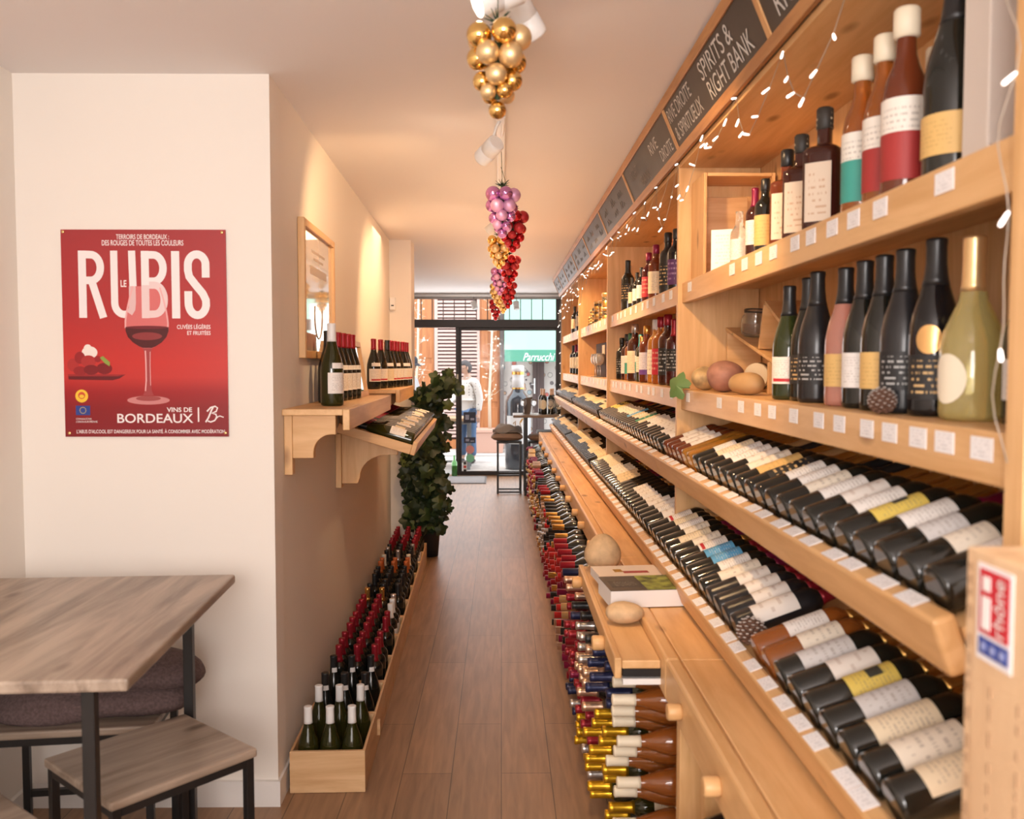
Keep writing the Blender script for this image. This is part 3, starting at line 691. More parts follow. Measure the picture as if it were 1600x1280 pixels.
def wineglass(mat, d, g, cat='glass', name='wine_glass'):
    t = thing(name, None, d, cat, g, mat)
    obj('bowl', MB().lathe([(.004, .085), (.022, .095), (.031, .115), (.032, .14), (.027, .17), (.0262, .17), (.0305, .14), (.0295, .116), (.02, .098), (.002, .09)], 16, cap=False), glassv, t, local=True)
    obj('stem', MB().tube([(0, 0, .004), (0, 0, .086)], .0035), glassv, t, local=True)
    obj('foot', MB().lathe([(.030, 0), (.0305, .002), (.006, .005)], 16), glassv, t, local=True)
for k, (y, x) in enumerate(((7.1, .745), (6.92, .747), (6.74, .745))):
    wineglass(stand(x, y, 1.4356, s=1.05), f"stemmed tasting glass beside the dark box, {['farthest', 'middle', 'nearest'][k]} of three on the third bay", 'tasting glasses on the shelf')
# ------------------------------------------------------------------ other things on the nearest bay
t = thing('menu_card', (.74, 3.05, 1.845), 'white printed card leaning at the far end of the top shelf', 'card')
obj('card_sheet', MB().hexa([(.705, 3.02, 1.846), (.79, 2.985, 1.846), (.79, 2.988, 1.846), (.705, 3.023, 1.846), (.712, 3.05, 1.985), (.797, 3.015, 1.985), (.797, 3.018, 1.985), (.712, 3.053, 1.985)]), scribble('menu_paper', (.86, .83, .80), (.4, .3, .3), 12, amount=.4), t)
t = thing('wooden_box', (.84, 3.3, 1.845), 'open pine wine box standing on end at the far end of top shelf', 'box')
obj('box_back', MB().box(.742, .975, 3.44, 3.455, 1.8465, 2.22), pineZ, t)
obj('box_side', MB().box(.73, .741, 3.25, 3.455, 1.8465, 2.22), pineZ, t, bevel=.001); obj('box_side', MB().box(.976, .987, 3.25, 3.455, 1.8465, 2.22), pineZ, t, bevel=.001)
obj('box_lid', MB().box(.77, .93, 3.40, 3.412, 1.858, 2.16), crateW, t, bevel=.002)
obj('box_end', MB().box(.742, .975, 3.25, 3.439, 2.208, 2.22), pineX, t, bevel=.001)
obj('box_end', MB().box(.742, .975, 3.25, 3.439, 1.8465, 1.857), pineX, t, bevel=.001)
t = thing('white_box', (.81, 1.46, 1.845), 'tall whitish gift box beside the dark champagne bottle at the near post', 'box')
obj('box_body', MB().box(.765, .86, 1.42, 1.50, 1.8465, 2.19), M('off_white_card', (.70, .63, .57), .5), t, bevel=.003)
obj('box_lid', MB().box(.762, .863, 1.417, 1.503, 2.19, 2.25), M('off_white_lid', (.74, .68, .62), .5), t, bevel=.003)
def stone(loc, s, mat, name, label, cat, sx=1, sy=1, sz=1, seed=1, parts=None, taper=0, rz=0):
    r = random.Random(seed); ph = [r.uniform(0, 6) for _ in range(4)]
    def fn(d):
        k = 1 + .10*math.sin(d.x/s*2.1+ph[0]) + .07*math.sin(d.y/s*2.7+ph[1]) + .06*math.sin(d.z/s*3.1+ph[2])
        d = d*k
        if taper: f = max(.18, 1 - taper*(d.x/s+.2)); d = Vector((d.x, d.y*f, d.z*f))
        c_, s_ = math.cos(rz), math.sin(rz)
        return Vector((d.x*c_-d.y*s_, d.x*s_+d.y*c_, d.z))
    mb = MB().ball((0, 0, 0), s, 24, 16, sx=sx, sy=sy, sz=sz, fn=fn)
    zm = min(v[2] for v in mb.v); mb.v = [(x+loc[0], y+loc[1], z-zm+loc[2]) for x, y, z in mb.v]
    if parts is None:
        o = obj(name, mb, mat); setp(o, label, cat); return o
    t = thing(name, loc, label, cat); obj(parts, mb, mat, t); return t
rock = M('pebble_stone', (.56, .40, .24), .75, bump=22, var=.22)
stone((.388, 3.41, .7355), .070, rock, 'stone', 'tall rounded tan stone on the flap beside the magazines', 'stone', 1.0, .95, 1.0, 3)
stone((.385, 2.72, .7355), .066, rock, 'stone', 'flat smooth tan stone lying on the flap in front of the magazines', 'stone', 1.0, .8, .55, 5)
# gourds and jars
t = stone((.765, 3.33, 1.4355), .054, M('gourd_cream', (.52, .36, .18), .6, bump=30, var=.35), 'gourd', 'pale speckled squash lying at the far end of the middle shelf', 'squash', 1.25, .85, .78, 8, 'fruit', rz=1.0)
mb = MB()
for k in range(9):
    a = k*.7; mb.tube([(.775+.02*math.cos(a), 3.245+.01*math.sin(a), 1.475+.018*math.sin(a)), (.78+.03*math.cos(a), 3.215, 1.475+.034*math.sin(a))], .006, 5, r1=.002)
obj('husk', mb, M('dry_husk', (.13, .06, .04), .8), t)
t = stone((.775, 3.08, 1.4355), .064, M('sweet_potato_skin', (.36, .17, .12), .6, bump=30, var=.2), 'squash', 'pinkish brown round squash beside the speckled one', 'squash', 1.05, 1.15, .78, 11, 'fruit')
stone((.765, 2.80, 1.4355), .050, M('butternut_skin', (.45, .27, .12), .6, var=.15), 'squash', 'tan pointed squash in front of the green sparkling bottle', 'squash', .8, 1.5, .68, 14, 'fruit', rz=.3)
leaf = MB(); pts = [(0, 0), (.03, -.035), (.055, -.03), (.06, .0), (.085, .02), (.06, .045), (.05, .075), (.02, .06), (-.01, .075), (-.02, .04)]
def leafmesh(mb, M_, s=1., th=.0012, m=0):
    P = []
    for q in range(20):
        a = 2*math.pi*q/20 - math.pi/2; rr_ = (.06)*(1+.11*math.cos(5*(a-math.pi/2))+.07*math.cos(15*(a-math.pi/2)))*(.55 if q == 0 else 1)
        P.append((rr_*math.cos(a)*1.05, rr_*math.sin(a)))
    b = len(mb.v); n = len(P)
    for zz in (0, th):
        mb.v.append(tuple(M_ @ Vector((0, 0, zz+.012*s))))
        mb.v += [tuple(M_ @ Vector((x*s, y*s, zz - 2.2*(x*x+y*y)*s))) for x, y in P]
    for i in range(n):
        j = (i+1) % n; mb.face([b, b+1+i, b+1+j], m); mb.face([b+n+1, b+n+2+j, b+n+2+i], m)
t = thing('vine_leaf', (.70, 3.42, 1.44), 'single green vine leaf stuck at the far end of the middle shelf', 'leaf')
mb = MB(); leafmesh(mb, frame3((0, -.5, .9), (-.75, -.6, .2), (.665, 3.36, 1.45), .78)); obj('blade', mb, M('fresh_leaf', (.12, .22, .07), .5), t)
obj('stalk', MB().tube([(.668, 3.36, 1.42), (.69, 3.37, 1.442), (.715, 3.38, 1.442)], .0018, 6), M('leaf_stalk', (.2, .22, .08), .6), t)
jg = M('jar_glass', (.86, .85, .78), .04, trans=.95)
def jar(mat, d, lid=None, s=1.):
    t = thing('glass_jar', None, d, 'jar', None, mat)
    obj('jar_body', MB().lathe([(.040, 0), (.046, .004), (.048, .015), (.048, .055), (.044, .068), (.040, .074), (.041, .078), (.041, .09), (.039, .09), (.039, .076), (.042, .066), (.0455, .054), (.0455, .016), (.040, .007), (.0, .006)], 24, cap=False), jg, t, local=True)
    if lid: obj('lid', MB().lathe([(.0435, .076), (.0445, .078), (.0445, .100), (.042, .103)], 24), lid, t, local=True)
    return t
# angled wooden display block: two slanting open frames
t = thing('display_block', (.88, 3.0, 1.435), 'pine display block of angled open compartments behind the squashes', 'display stand')
def slab(a, b, wd=.012, x0=.865, x1=.995, m_=pineX, name='compartment_board'):
    (ya, za), (yb, zb) = a, b; ny, nz = -(zb-za), (yb-ya); l = math.hypot(ny, nz); ny *= wd/2/l; nz *= wd/2/l
    obj(name, MB().prism([(ya-ny, za-nz), (yb-ny, zb-nz), (yb+ny, zb+nz), (ya+ny, za+nz)], x0, x1, 'X'), m_, t, bevel=.0015)
slab((3.455, 1.668), (2.74, 1.515)); slab((3.43, 1.436), (3.43, 1.652)); slab((3.01, 1.585), (2.955, 1.728)); slab((2.945, 1.735), (2.70, 1.625)); slab((2.90, 1.436), (2.90, 1.538)); slab((2.735, 1.436), (2.735, 1.50))
jar(frame3((-1, 0, 0), (0, -.209, .978), (.925, 3.27, 1.6365), 1.05), 'empty glass jar standing on top of the angled display block')
jar(frame3((0, 0, 1), (-.55, -.83, .05), (.945, 3.20, 1.487), 1.0), 'jar with cream lid lying on its side inside the display block', M('cream_lid', (.72, .60, .42), .5))
jar(frame3((-.6, -.7, 0), (0, 0, 1), (.86, 2.665, 1.4356), .95), 'empty glass jar standing behind the tan pointed squash')
cone_m = M('pine_cone_scale', (.13, .06, .035), .7); tip_m = M('pine_cone_frost', (.70, .66, .62), .6)
def pinecone(c, r, label):
    t = thing('pine_cone', c, label, 'pine cone'); sc = MB(); tp = MB()
    core = MB().ball((c[0], c[1], c[2]+r*.85), r*.72, 12, 8)
    obj('core', core, cone_m, t)
    for i in range(84):
        u = 1-2*(i+.5)/84; a = i*2.39996; q = math.sqrt(1-u*u); d = Vector((q*math.cos(a), q*math.sin(a), u)); p = Vector(c)+Vector((0, 0, r*.85))+d*r*.78
        if p.z < c[2]+.003: continue
        sc.ball(p, r*.22, 8, 5, sz=.45)
        if u > -.6: tp.ball(p+d*r*.13+Vector((0, 0, r*.09)), r*.055, 6, 4, sx=2.2, sy=2.2, sz=.5)
    obj('scale', sc, cone_m, t); obj('frosted_tip', tp, tip_m, t)
pinecone((.7272, 1.70, 1.4361), .028, 'frosted pine cone on the middle shelf before the black sparkling bottle')
pinecone((.592, 2.085, .868), .036, 'frosted pine cone in the gap of the lower slanted rack')
# magazines on the ledge and flap
def mag(name, c, ang, sx, sy, h, z, cover, label, n=1):
    t = thing(name, (c[0], c[1], z), label, 'magazine')
    ca, sa = math.cos(ang), math.sin(ang)
    def q(x0, x1, y0, y1, z0, z1, mat, nm):
        p = [(c[0]+x*ca-y*sa, c[1]+x*sa+y*ca) for x, y in ((x0, y0), (x1, y0), (x1, y1), (x0, y1))]
        obj(nm, MB().hexa([(*v, z0) for v in p]+[(*v, z1) for v in p]), mat, t)
    q(-sx/2, sx/2, -sy/2, sy/2, z, z+h-.002, M('page_edges', (.80, .78, .78), .7), 'pages')
    q(-sx/2, sx/2, -sy/2, sy/2, z+h-.0018, z+h, cover, 'cover')
    return t, q
wcov = M('white_cover', (.80, .72, .66), .4)
t, q = mag('magazine', (.455, 3.13), .10, .235, .24, .030, .764, wcov, 'thick white-covered catalogue on the counter flap behind the green one')
q(-.02, .07, .0, .03, .7941, .7948, M('cover_print_red', (.35, .05, .05), .5), 'cover_picture'); q(-.05, -.02, .02, .06, .7941, .7948, CAP['yellow'], 'cover_picture')
t, q = mag('magazine', (.46, 2.89), .10, .25, .19, .055, .764, M('dark_cover', (.07, .06, .05), .4), 'dark-covered magazine stack with a green vineyard picture on the flap')
q(-.005, .124, -.094, .094, .8191, .8198, M('vineyard_picture', (.22, .25, .05), .5, bump=28, var=.9), 'cover_picture')
q(-.11, -.01, -.05, .03, .8191, .8198, scribble('dark_cover_text', (.07, .06, .05), (.5, .48, .45), 7), 'cover_text')
# magnum in the cubby
bottle(frame3((0, -.3, 1), (-1, .0, -.02), (.72, 1.86, .525), 1.32), 'champagne', 'black', 'black', 'whitetext', 'large black magnum lying in the open cubby under the near counter', None, 'champagne_bottle')
# wine box with sticker, nearest on the counter
t = thing('wine_case', (.62, .78, .76), 'upright pale wooden wine case with red sticker, closest on the counter', 'box')
obj('case_body', MB().box(.50, .70, .60, .93, .763, 1.335), boxW, t, bevel=.002)
obj('case_lid', MB().box(.502, .70, .931, .950, .763, 1.335), boxW, t, bevel=.002)
stk = obj('sticker', MB().box(.4985, .4998, .857, .921, 1.225, 1.325), M('sticker_white', (.80, .78, .80), .35), t)
obj('red_field', MB().box(.4978, .4986, .862, .916, 1.253, 1.320), M('sticker_red', (.55, .02, .035), .35), stk)
obj('blue_strip', MB().box(.4978, .4986, .862, .916, 1.231, 1.249), M('sticker_blue', (.03, .06, .30), .35), stk)
# letter i seen from the aisle: reading runs towards the camera
obj('white_letter', MB().box(.4970, .4979, .895, .910, 1.258, 1.292).box(.4970, .4979, .896, .909, 1.298, 1.313), whitem, stk)
text('white_lettering', 'rh\u00f4ne', (.4968, .868, 1.257), (0, 0, 1), (0, 1, 0), .058, .020, whitem, stk)
for k in range(3): obj('white_letter', MB().box(.4970, .4979, .868+.017*k, .876+.017*k, 1.236, 1.244), M('sticker_pale_blue', (.3, .35, .6), .4), stk)
burn = M('burnt_print', (.46, .29, .17), .7)
rr = random.Random(4)
for col, yy in enumerate((.938, .895, .845, .80)):
    z = 1.32 if col == 0 else 1.20
    while z > .95:
        l = rr.uniform(.006, .016)
        obj('burnt_mark', MB().box(.4992, .5001, yy-.0025, yy+.0025, z-l, z), burn, t); z -= l+rr.uniform(.003, .02)
# ------------------------------------------------------------------ chalkboard sign
t = thing('chalkboard_sign', (.63, 5.6, 2.3), 'long slanted wooden sign of chalkboards running above the shelves', 'sign')
SB, ST = Vector((.672, 0, 2.300)), Vector((.588, 0, 2.497)); UP = (ST-SB).normalized(); SN = Vector((-UP.z, 0, UP.x))
def sign_slab(a, b, d0, d1, ya, yb):
    q = [SB+UP*a+SN*d0, SB+UP*b+SN*d0, SB+UP*b+SN*d1, SB+UP*a+SN*d1]
    return MB().prism([(p.x, p.z) for p in q], ya, yb)
LEN = (ST-SB).length
obj('frame_rail', sign_slab(0, .030, -.012, .012, .9, 10.2), oakY, t, bevel=.002); obj('frame_rail', sign_slab(LEN-.034, LEN-.004, -.012, .012, .9, 10.2), oakY, t, bevel=.002)
EDG = [.9, 2.21, 3.34, 4.44, 5.53, 6.6, 7.65, 8.7, 9.5, 10.2]
oakZ = wood('honey_divider', (.62, .34, .14), (.50, .24, .09), 'Z', scale=20, knots=False)
for y in EDG: obj('divider', sign_slab(.0301, LEN-.0341, -.010, .010, y-.013 if y > 1 else y, y+.013 if y < 10 else y), oakZ, t)
chx, chy = Vector((0, -1, 0)), UP
def chalk_text(board, s, y, v, wd, h, mat=chalk):
    text('lettering', s, SB+UP*v+SN*.0062+Vector((0, y, 0)), chx, chy, wd, h, mat, board)
for i in range(len(EDG)-1):
    bd = obj('chalkboard', sign_slab(.028, LEN-.032, -.004, .005, EDG[i], EDG[i+1]), slate, t)
    if i == 1:
        chalk_text(bd, 'RIVE DROITE', 3.31, .118, .36, .048); chalk_text(bd, '& SPIRITUEUX', 3.29, .048, .40, .048)
        chalk_text(bd, 'SPIRITS &', 2.80, .112, .36, .055); chalk_text(bd, 'RIGHT BANK', 2.78, .045, .46, .055)
    elif i == 0:
        chalk_text(bd, 'SPIRITS &', 2.12, .118, .36, .052); chalk_text(bd, 'RIGHT BANK', 2.12, .045, .50, .058)
    elif i == 2:
        chalk_text(bd, 'RIVE', 3.76, .105, .16, .045); chalk_text(bd, 'DROITE', 3.62, .045, .22, .045)
        chalk_text(bd, 'RIGHT', 4.28, .105, .18, .045, chalkfaint); chalk_text(bd, 'BANK', 4.1, .045, .2, .045, chalkfaint)
    else:
        rr = random.Random(i)
        for row in (.06, .115):
            y = EDG[i+1]-.15
            while y > EDG[i]+.2:
                mb = MB(); pts = []
                for k in range(7): pts.append(SB+UP*(row+(.035 if k % 2 else 0)*rr.uniform(.5, 1.2))+SN*.0055+Vector((0, y-k*.025, 0)))
                mb.tube(pts, .0010, 4); obj('chalk_mark', mb, chalkfaint, bd); y -= rr.uniform(.24, .34)
# ------------------------------------------------------------------ fairy lights
wire_m = M('clear_wire', (.55, .47, .38), .3, trans=.5); led_m = M('led_bulb', (.95, .92, .9), .3, emit=(1, .86, .78), es=1.4)
def fairy(label, path, every, seed, drop=0):
    rr = random.Random(seed)
    t = thing('string_light', path[0], label, 'fairy lights', 'fairy lights on the shelving')
    obj('wire', MB().tube(path, .0011, 5), wire_m, t)
    pts = [Vector(p) for p in path]; acc = 0
    bulb = MB().lathe([(.0018, 0), (.0026, .004), (.0032, .018), (.0022, .022)], 8)
    me = bulb.mesh('bulb', led_m); n = 0
    for a, b in zip(pts, pts[1:]):
        acc += (b-a).length
        if acc > every:
            acc = 0
            if n >= 95: break
            d = Vector((rr.uniform(-.6, -.1), rr.uniform(-1, 1), rr.uniform(-1, .35)))
            obj('bulb', me, None, t, mat=frame3((1, .1, .2), d, b)); n += 1
def garland(y0, y1, z0, amp, step, seed, drops=False):
    rr = random.Random(seed); pts = []; y = y0
    while y < y1:
        k = rr.uniform(.3, 1)
        for q in range(6):
            u = q/6; pts.append((.664-.02*math.sin(math.pi*u), y+step*u + (.02*math.sin(6*u) if drops else 0), z0 - amp*k*math.sin(math.pi*u) + rr.uniform(-.012, .012)))
        y += step
    return pts
fairy('string of clear white fairy lights looping under the chalkboard sign, nearest bay', garland(1.3, 3.45, 2.275, .20, .42, 3), .07, 1)
fairy('string of clear white fairy lights looping under the chalkboard sign, second bay', garland(3.55, 5.75, 2.275, .16, .30, 5), .10, 2)
fairy('tangled white fairy lights hanging under the chalkboard sign, third bay', garland(5.85, 7.9, 2.27, .26, .22, 8, True), .13, 3)
fairy('tangled white fairy lights hanging under the chalkboard sign, farthest bay', garland(8.0, 10.1, 2.27, .30, .20, 9, True), .14, 4)
fairy('white fairy lights hanging down the far end of the shelving by the door', [(.676, 10.222, 2.27-.04*k) for k in range(42)], .11, 6)
fairy('white fairy lights hanging down the post closest to the camera', [(.664+.008*math.sin(k*.7), 1.185+.012*math.sin(k), 2.27-.03*k) for k in range(30)], .17, 7)
# ------------------------------------------------------------------ left wall: shelves, frames, rack, bottles
LWM = Matrix.Translation((-.775, 3.05, 0)) @ Matrix.Rotation(.0239, 4, 'Z')   # local x = out from the wall, y = along it
def lobj(name, mb, mats, parent=None, **kw):
    mb.v = [tuple(LWM @ Vector(p)) for p in mb.v]; return obj(name, mb, mats, parent, **kw)
def lw(n, s, z): return LWM @ Vector((n, s, z))
def bracket(t, s, w_, ztop, depth, drop):
    """wall strip plus curved bracket plate"""
    lobj('bracket_strip', MB().box(.001, .030, s-.04, s+.005, ztop-drop-.06, ztop), pineZ, t, bevel=.002)
    P = [(.0305, ztop), (depth, ztop), (depth, ztop-.07)]
    rr = min(depth-.12, drop-.09)
    for i in range(9):
        a = math.pi/2*i/8; P.append((.105+rr - rr*math.sin(a), ztop-.07-rr + rr*math.cos(a)))
    P += [(.105, ztop-drop), (.0305, ztop-drop)]
    lobj('bracket_plate', MB().prism(P, s-.0375, s+.0025), pineX, t, bevel=.002)
for k, (s0, s1, zt, lab) in enumerate(((.13, 1.60, 1.372, 'pine wall shelf on curved brackets, the one nearer the camera'), (2.15, 3.22, 1.385, 'pine wall shelf on curved brackets, the one above the slanted bottle rack'))):
    t = thing('wall_shelf', tuple(lw(.1, s0, zt)), lab, 'shelf', 'shelves on the left wall')
    lobj('shelf_board', MB().box(.001, .2145, s0, s1, zt-.022, zt), pineY, t, bevel=.002)
    lobj('shelf_fascia', MB().box(.215, .24, s0, s1, zt-.075, zt), pineY, t, bevel=.003)
    bracket(t, s0+.07, .04, zt-.0225, .185, .155); bracket(t, s1-.12, .04, zt-.0225, .185, .155)
# slanted rack: bottles rest base-out against a lip
A_ = R(17); RS0, RS1 = 1.22, 3.10
rd = Vector((-math.cos(A_), 0, math.sin(A_))); rn = Vector((math.sin(A_), 0, math.cos(A_))); RL = Vector((.395, 0, 1.115))
t = thing('slanted_wall_rack', tuple(lw(.1, RS0, 1.1)), 'slanted pine bottle rack bracketed to the left wall under the shelf', 'wine rack')
def rp(a, b, c, d): return [(p.x, p.z) for p in (RL+rd*a+rn*c, RL+rd*b+rn*c, RL+rd*b+rn*d, RL+rd*a+rn*d)]
lobj('rack_board', MB().prism(rp(.0235, .385, -.018, 0), RS0, RS1), pineY, t, bevel=.002)
lobj('rack_lip', MB().prism(rp(0, .023, -.02, .045), RS0-.02, RS1), pineY, t, bevel=.003)
lobj('side_rail', MB().prism(rp(.0235, .385, -.02, .026), RS0-.02, RS0-.0005), pineX, t, bevel=.002)
for s in (1.36, 2.9):
    lobj('bracket_strip', MB().box(.001, .028, s-.06, s+.01, .93, 1.195), pineZ, t, bevel=.002)
    P = [(.0285, 1.195), (.30, 1.112), (.30, 1.09), (.25, 1.09)]
    for i in range(9):
        a = math.pi/2*i/8; P.append((.115+.135-.135*math.sin(a), 1.09-.11+.11*math.cos(a)-.0))
    P += [(.105, .95), (.0285, .95)]
    lobj('bracket_plate', MB().prism(P, s-.045, s-.005), pineZ, t, bevel=.002)
wd3 = LWM.to_3x3()
k = 0; s = RS0+.045
while s < RS1-.04:
    p = RL + rd*.0255 + rn*.0415; p.y = s
    cp = random.choice(['red', 'burgundy', 'black', 'red'])
    m_ = frame3(wd3 @ (rn*math.cos(.1) + Vector((0, -.1+random.uniform(-.2, .2), 0))), wd3 @ rd, LWM @ p)
    bottle(m_, 'burgundy', 'dark' if k % 5 else 'olive', cp, ['white', 'cream', None, 'white', 'cream'][k % 5], f"{'dark' if k % 5 else 'olive green'} bottle lying in the slanted wall rack, {ordn(k)} from its near end", 'bottles lying in the slanted wall rack', lv=[(0, 0), (.015, -.01), (-.008, -.02)][k % 3])
    s += .0885; k += 1
# standing bottles on the two shelves
fd = (.55, -.83)
def lstand(n, s, z, f=fd, sc=1.): p = lw(n, s, z+.0006); return stand(p.x, p.y, p.z, f, sc)
bottle(lstand(.135, .40, 1.372, (.80, -.5), 1.06), 'burgundy', 'olive', 'white', 'white', 'white-capped olive green bottle standing alone at the front of the near wall shelf', None, extra='neckband')
for k, s in enumerate((.66, .76, .86, .96, 1.06, 1.16)):
    bottle(lstand(.075+.006*k, s, 1.372, (.72, -.7)), 'burgundy', 'dark', 'black' if k == 0 else 'red', 'white', f"{'black' if k == 0 else 'red'}-capped dark bottle, {ordn(k)} in the row along the near wall shelf", 'row of red-capped bottles on the near wall shelf', extra='neckband')
for k, (n, s, g, cp) in enumerate(((.075, 2.27, 'dark', 'red'), (.10, 2.42, 'dark', 'red'), (.125, 2.56, 'dark', 'black'), (.135, 2.66, 'dark', 'red'), (.15, 2.77, 'dark', 'red'), (.16, 2.88, 'dark', 'red'), (.185, 2.97, 'dark', 'red'), (.075, 2.99, 'dark', 'red'), (.19, 3.075, 'dark', 'red'), (.195, 3.175, 'olive', 'red'))):
    bottle(lstand(n, s, 1.385, (.60, -.8)), 'burgundy', g, cp, 'redband' if cp == 'red' else 'cream', f"{cp}-capped {'olive' if g == 'olive' else 'dark'} bottle, {ordn(k)} from the near end of the farther wall shelf", 'bottles on the farther wall shelf', extra='neckband' if k % 2 == 0 else None)
# glazed frame on the wall
PR = M('print_glass', (.70, .57, .45), .05, coat=1.)
t = thing('picture_frame', tuple(lw(0, .8, 1.8)), 'tall pine-framed faded print behind glass on the left wall', 'picture')
s0, s1, z0, z1 = .44, 1.17, 1.556, 2.10
for nm, b in (('frame_stile', (.001, .028, s0, s0+.03, z0, z1)), ('frame_stile', (.001, .028, s1-.03, s1, z0, z1)), ('frame_rail', (.001, .028, s0+.0305, s1-.0305, z0, z0+.03)), ('frame_rail', (.001, .028, s0+.0305, s1-.0305, z1-.03, z1))):
    lobj(nm, MB().box(*b), pineZ if 'stile' in nm else pineY, t, bevel=.003)
pr_ = lobj('glazed_print', MB().box(.002, .015, s0+.0305, s1-.0305, z0+.0305, z1-.0305), PR, t)
inkp = M('faded_ink', (.40, .30, .22), .3)
for k, (a, b, z, h) in enumerate(((.66, .96, 1.99, .012), (.70, .92, 1.962, .01), (.62, 1.0, 1.90, .035))):
    lobj('print_line', MB().box(.0151, .0156, a, b, z, z+h), inkp, pr_)
lobj('print_glass_outline', MB().tube([(.0155, .80+.09*math.cos(a)*(1 if abs(a) < 9 else 1), 1.74+.10*math.sin(a)) for a in [R(q) for q in range(-200, 21, 10)]], .003, 5), inkp, pr_)
# small leaning mirror on the near shelf
t = thing('small_mirror', tuple(lw(.06, 1.35, 1.373)), 'small pine-framed mirror leaning on the wall at the far end of the near shelf', 'mirror')
mir = M('mirror_glass', (.85, .85, .84), .03, 1.)
def lean(n, z): return n + (z-1.373)*-.16
def mslab(nm, s0, s1, z0, z1, d0, d1, m_):
    lobj(nm, MB().hexa([(lean(.11+d0, z0), s0, z0), (lean(.11+d1, z0), s0, z0), (lean(.11+d1, z0), s1, z0), (lean(.11+d0, z0), s1, z0), (lean(.11+d0, z1), s0, z1), (lean(.11+d1, z1), s0, z1), (lean(.11+d1, z1), s1, z1), (lean(.11+d0, z1), s1, z1)][::1]), m_, t)
mslab('frame_stile', 1.26, 1.285, 1.3735, 1.645, 0, .022, pineZ); mslab('frame_stile', 1.545, 1.57, 1.3735, 1.645, 0, .022, pineZ)
mslab('frame_rail', 1.2855, 1.5445, 1.3735, 1.398, 0, .022, pineY); mslab('frame_rail', 1.2855, 1.5445, 1.62, 1.645, 0, .022, pineY)
mslab('mirror_pane', 1.2855, 1.5445, 1.3985, 1.6195, .004, .012, mir)
mslab('price_card', 1.36, 1.43, 1.45, 1.52, .0125, .0135, tagm)
t = thing('wall_sensor', (-.84, 7.02, 2.0), 'small white sensor box on the pillar face', 'sensor')
obj('sensor_case', MB().box(-.868, -.822, 7.012, 7.039, 1.955, 2.055), whitem, t, bevel=.006); obj('sensor_slot', MB().box(-.855, -.835, 7.0105, 7.0125, 1.985, 1.995), blackm, t)
# ------------------------------------------------------------------ crates on the floor with bottles
CR = [('white', 'olive', None), ('black', 'dark', 'emblem'), ('red', 'dark', None), ('red', 'dark', None), ('mix', 'dark', None), ('goldmix', 'dark', None), ('black', 'dark', None), ('orange', 'dark', None), ('silver', 'dark', None), ('red', 'dark', None), ('red', 'dark', None)]
WID = .268; s = .085
for ci, (cap, gl_, ex) in enumerate(CR):
    ln = .355 if ci < 2 else .338
    n0 = .022; h = .152
    t = thing('wine_crate', tuple(lw(n0+.13, s+ln/2, 0)), f'open pine wine crate on the floor along the left wall, {ordn(ci)} from the poster wall', 'crate', 'wine crates along the left wall')
    e = s+ln-.006
    lobj('end_board', MB().box(n0, n0+WID, s, s+.014, .001, h), crateW, t, bevel=.002); lobj('end_board', MB().box(n0, n0+WID, e-.014, e, .001, h), crateW, t, bevel=.002)
    lobj('side_board', MB().box(n0, n0+.010, s+.0142, e-.0142, .001, h), crateY, t, bevel=.002); lobj('side_board', MB().box(n0+WID-.010, n0+WID, s+.0142, e-.0142, .001, h), crateY, t, bevel=.002)
    lobj('base_board', MB().box(n0+.0102, n0+WID-.0102, s+.0142, e-.0142, .001, .011), crateY, t)
    if ci == 1: lobj('handle_cleat', MB().box(n0+WID, n0+WID+.012, s+.02, s+.04, .05, .11), crateW, t, bevel=.001)
    nr = 2 if ci < 2 else 3
    rng = random.Random(ci)
    for row in range(nr):
        for c in range(3):
            cp = cap
            if cap == 'mix': cp = ['red', 'red', 'white'][c] if row < 2 else ['red', 'red', 'silver'][c]
            if cap == 'goldmix': cp = ['gold', 'gold', 'black'][c] if row == 0 else 'black'
            if cap == 'orange': cp = 'orange' if row < 2 else ['cream', 'burgundy', 'cream'][c]
            if cap == 'silver': cp = ['black', 'silver', 'black'][(c+row) % 3]
            if rng.random() < .05 and ci > 2: continue
            nn = n0+.054+.080*c + rng.uniform(-.002, .002); ss = s+.068+(ln-.142)*(row/(nr-1)) + rng.uniform(-.002, .002)
            if nr == 3 : rs = .90
            else: rs = .95
            bottle(lstand(nn, ss, .0115, (.4, -.9), rs*(1.08 if nr == 3 else 1.0)) if False else lstand(nn, ss, .0115, (.4, -.9), .94), 'burgundy' if ci in (0, 1) else 'bordeaux', gl_, cp, 'white' if ci in (4, 9) else None,
                   f"{CN[cp]}-capped bottle in the {ordn(ci)} floor crate, {['near', 'middle', 'back'][row] if nr == 3 else ['near', 'back'][row]} row, {['wall side', 'middle', 'aisle side'][c]}", 'bottles standing in the floor crates', seg=16, extra=ex)
    s += ln
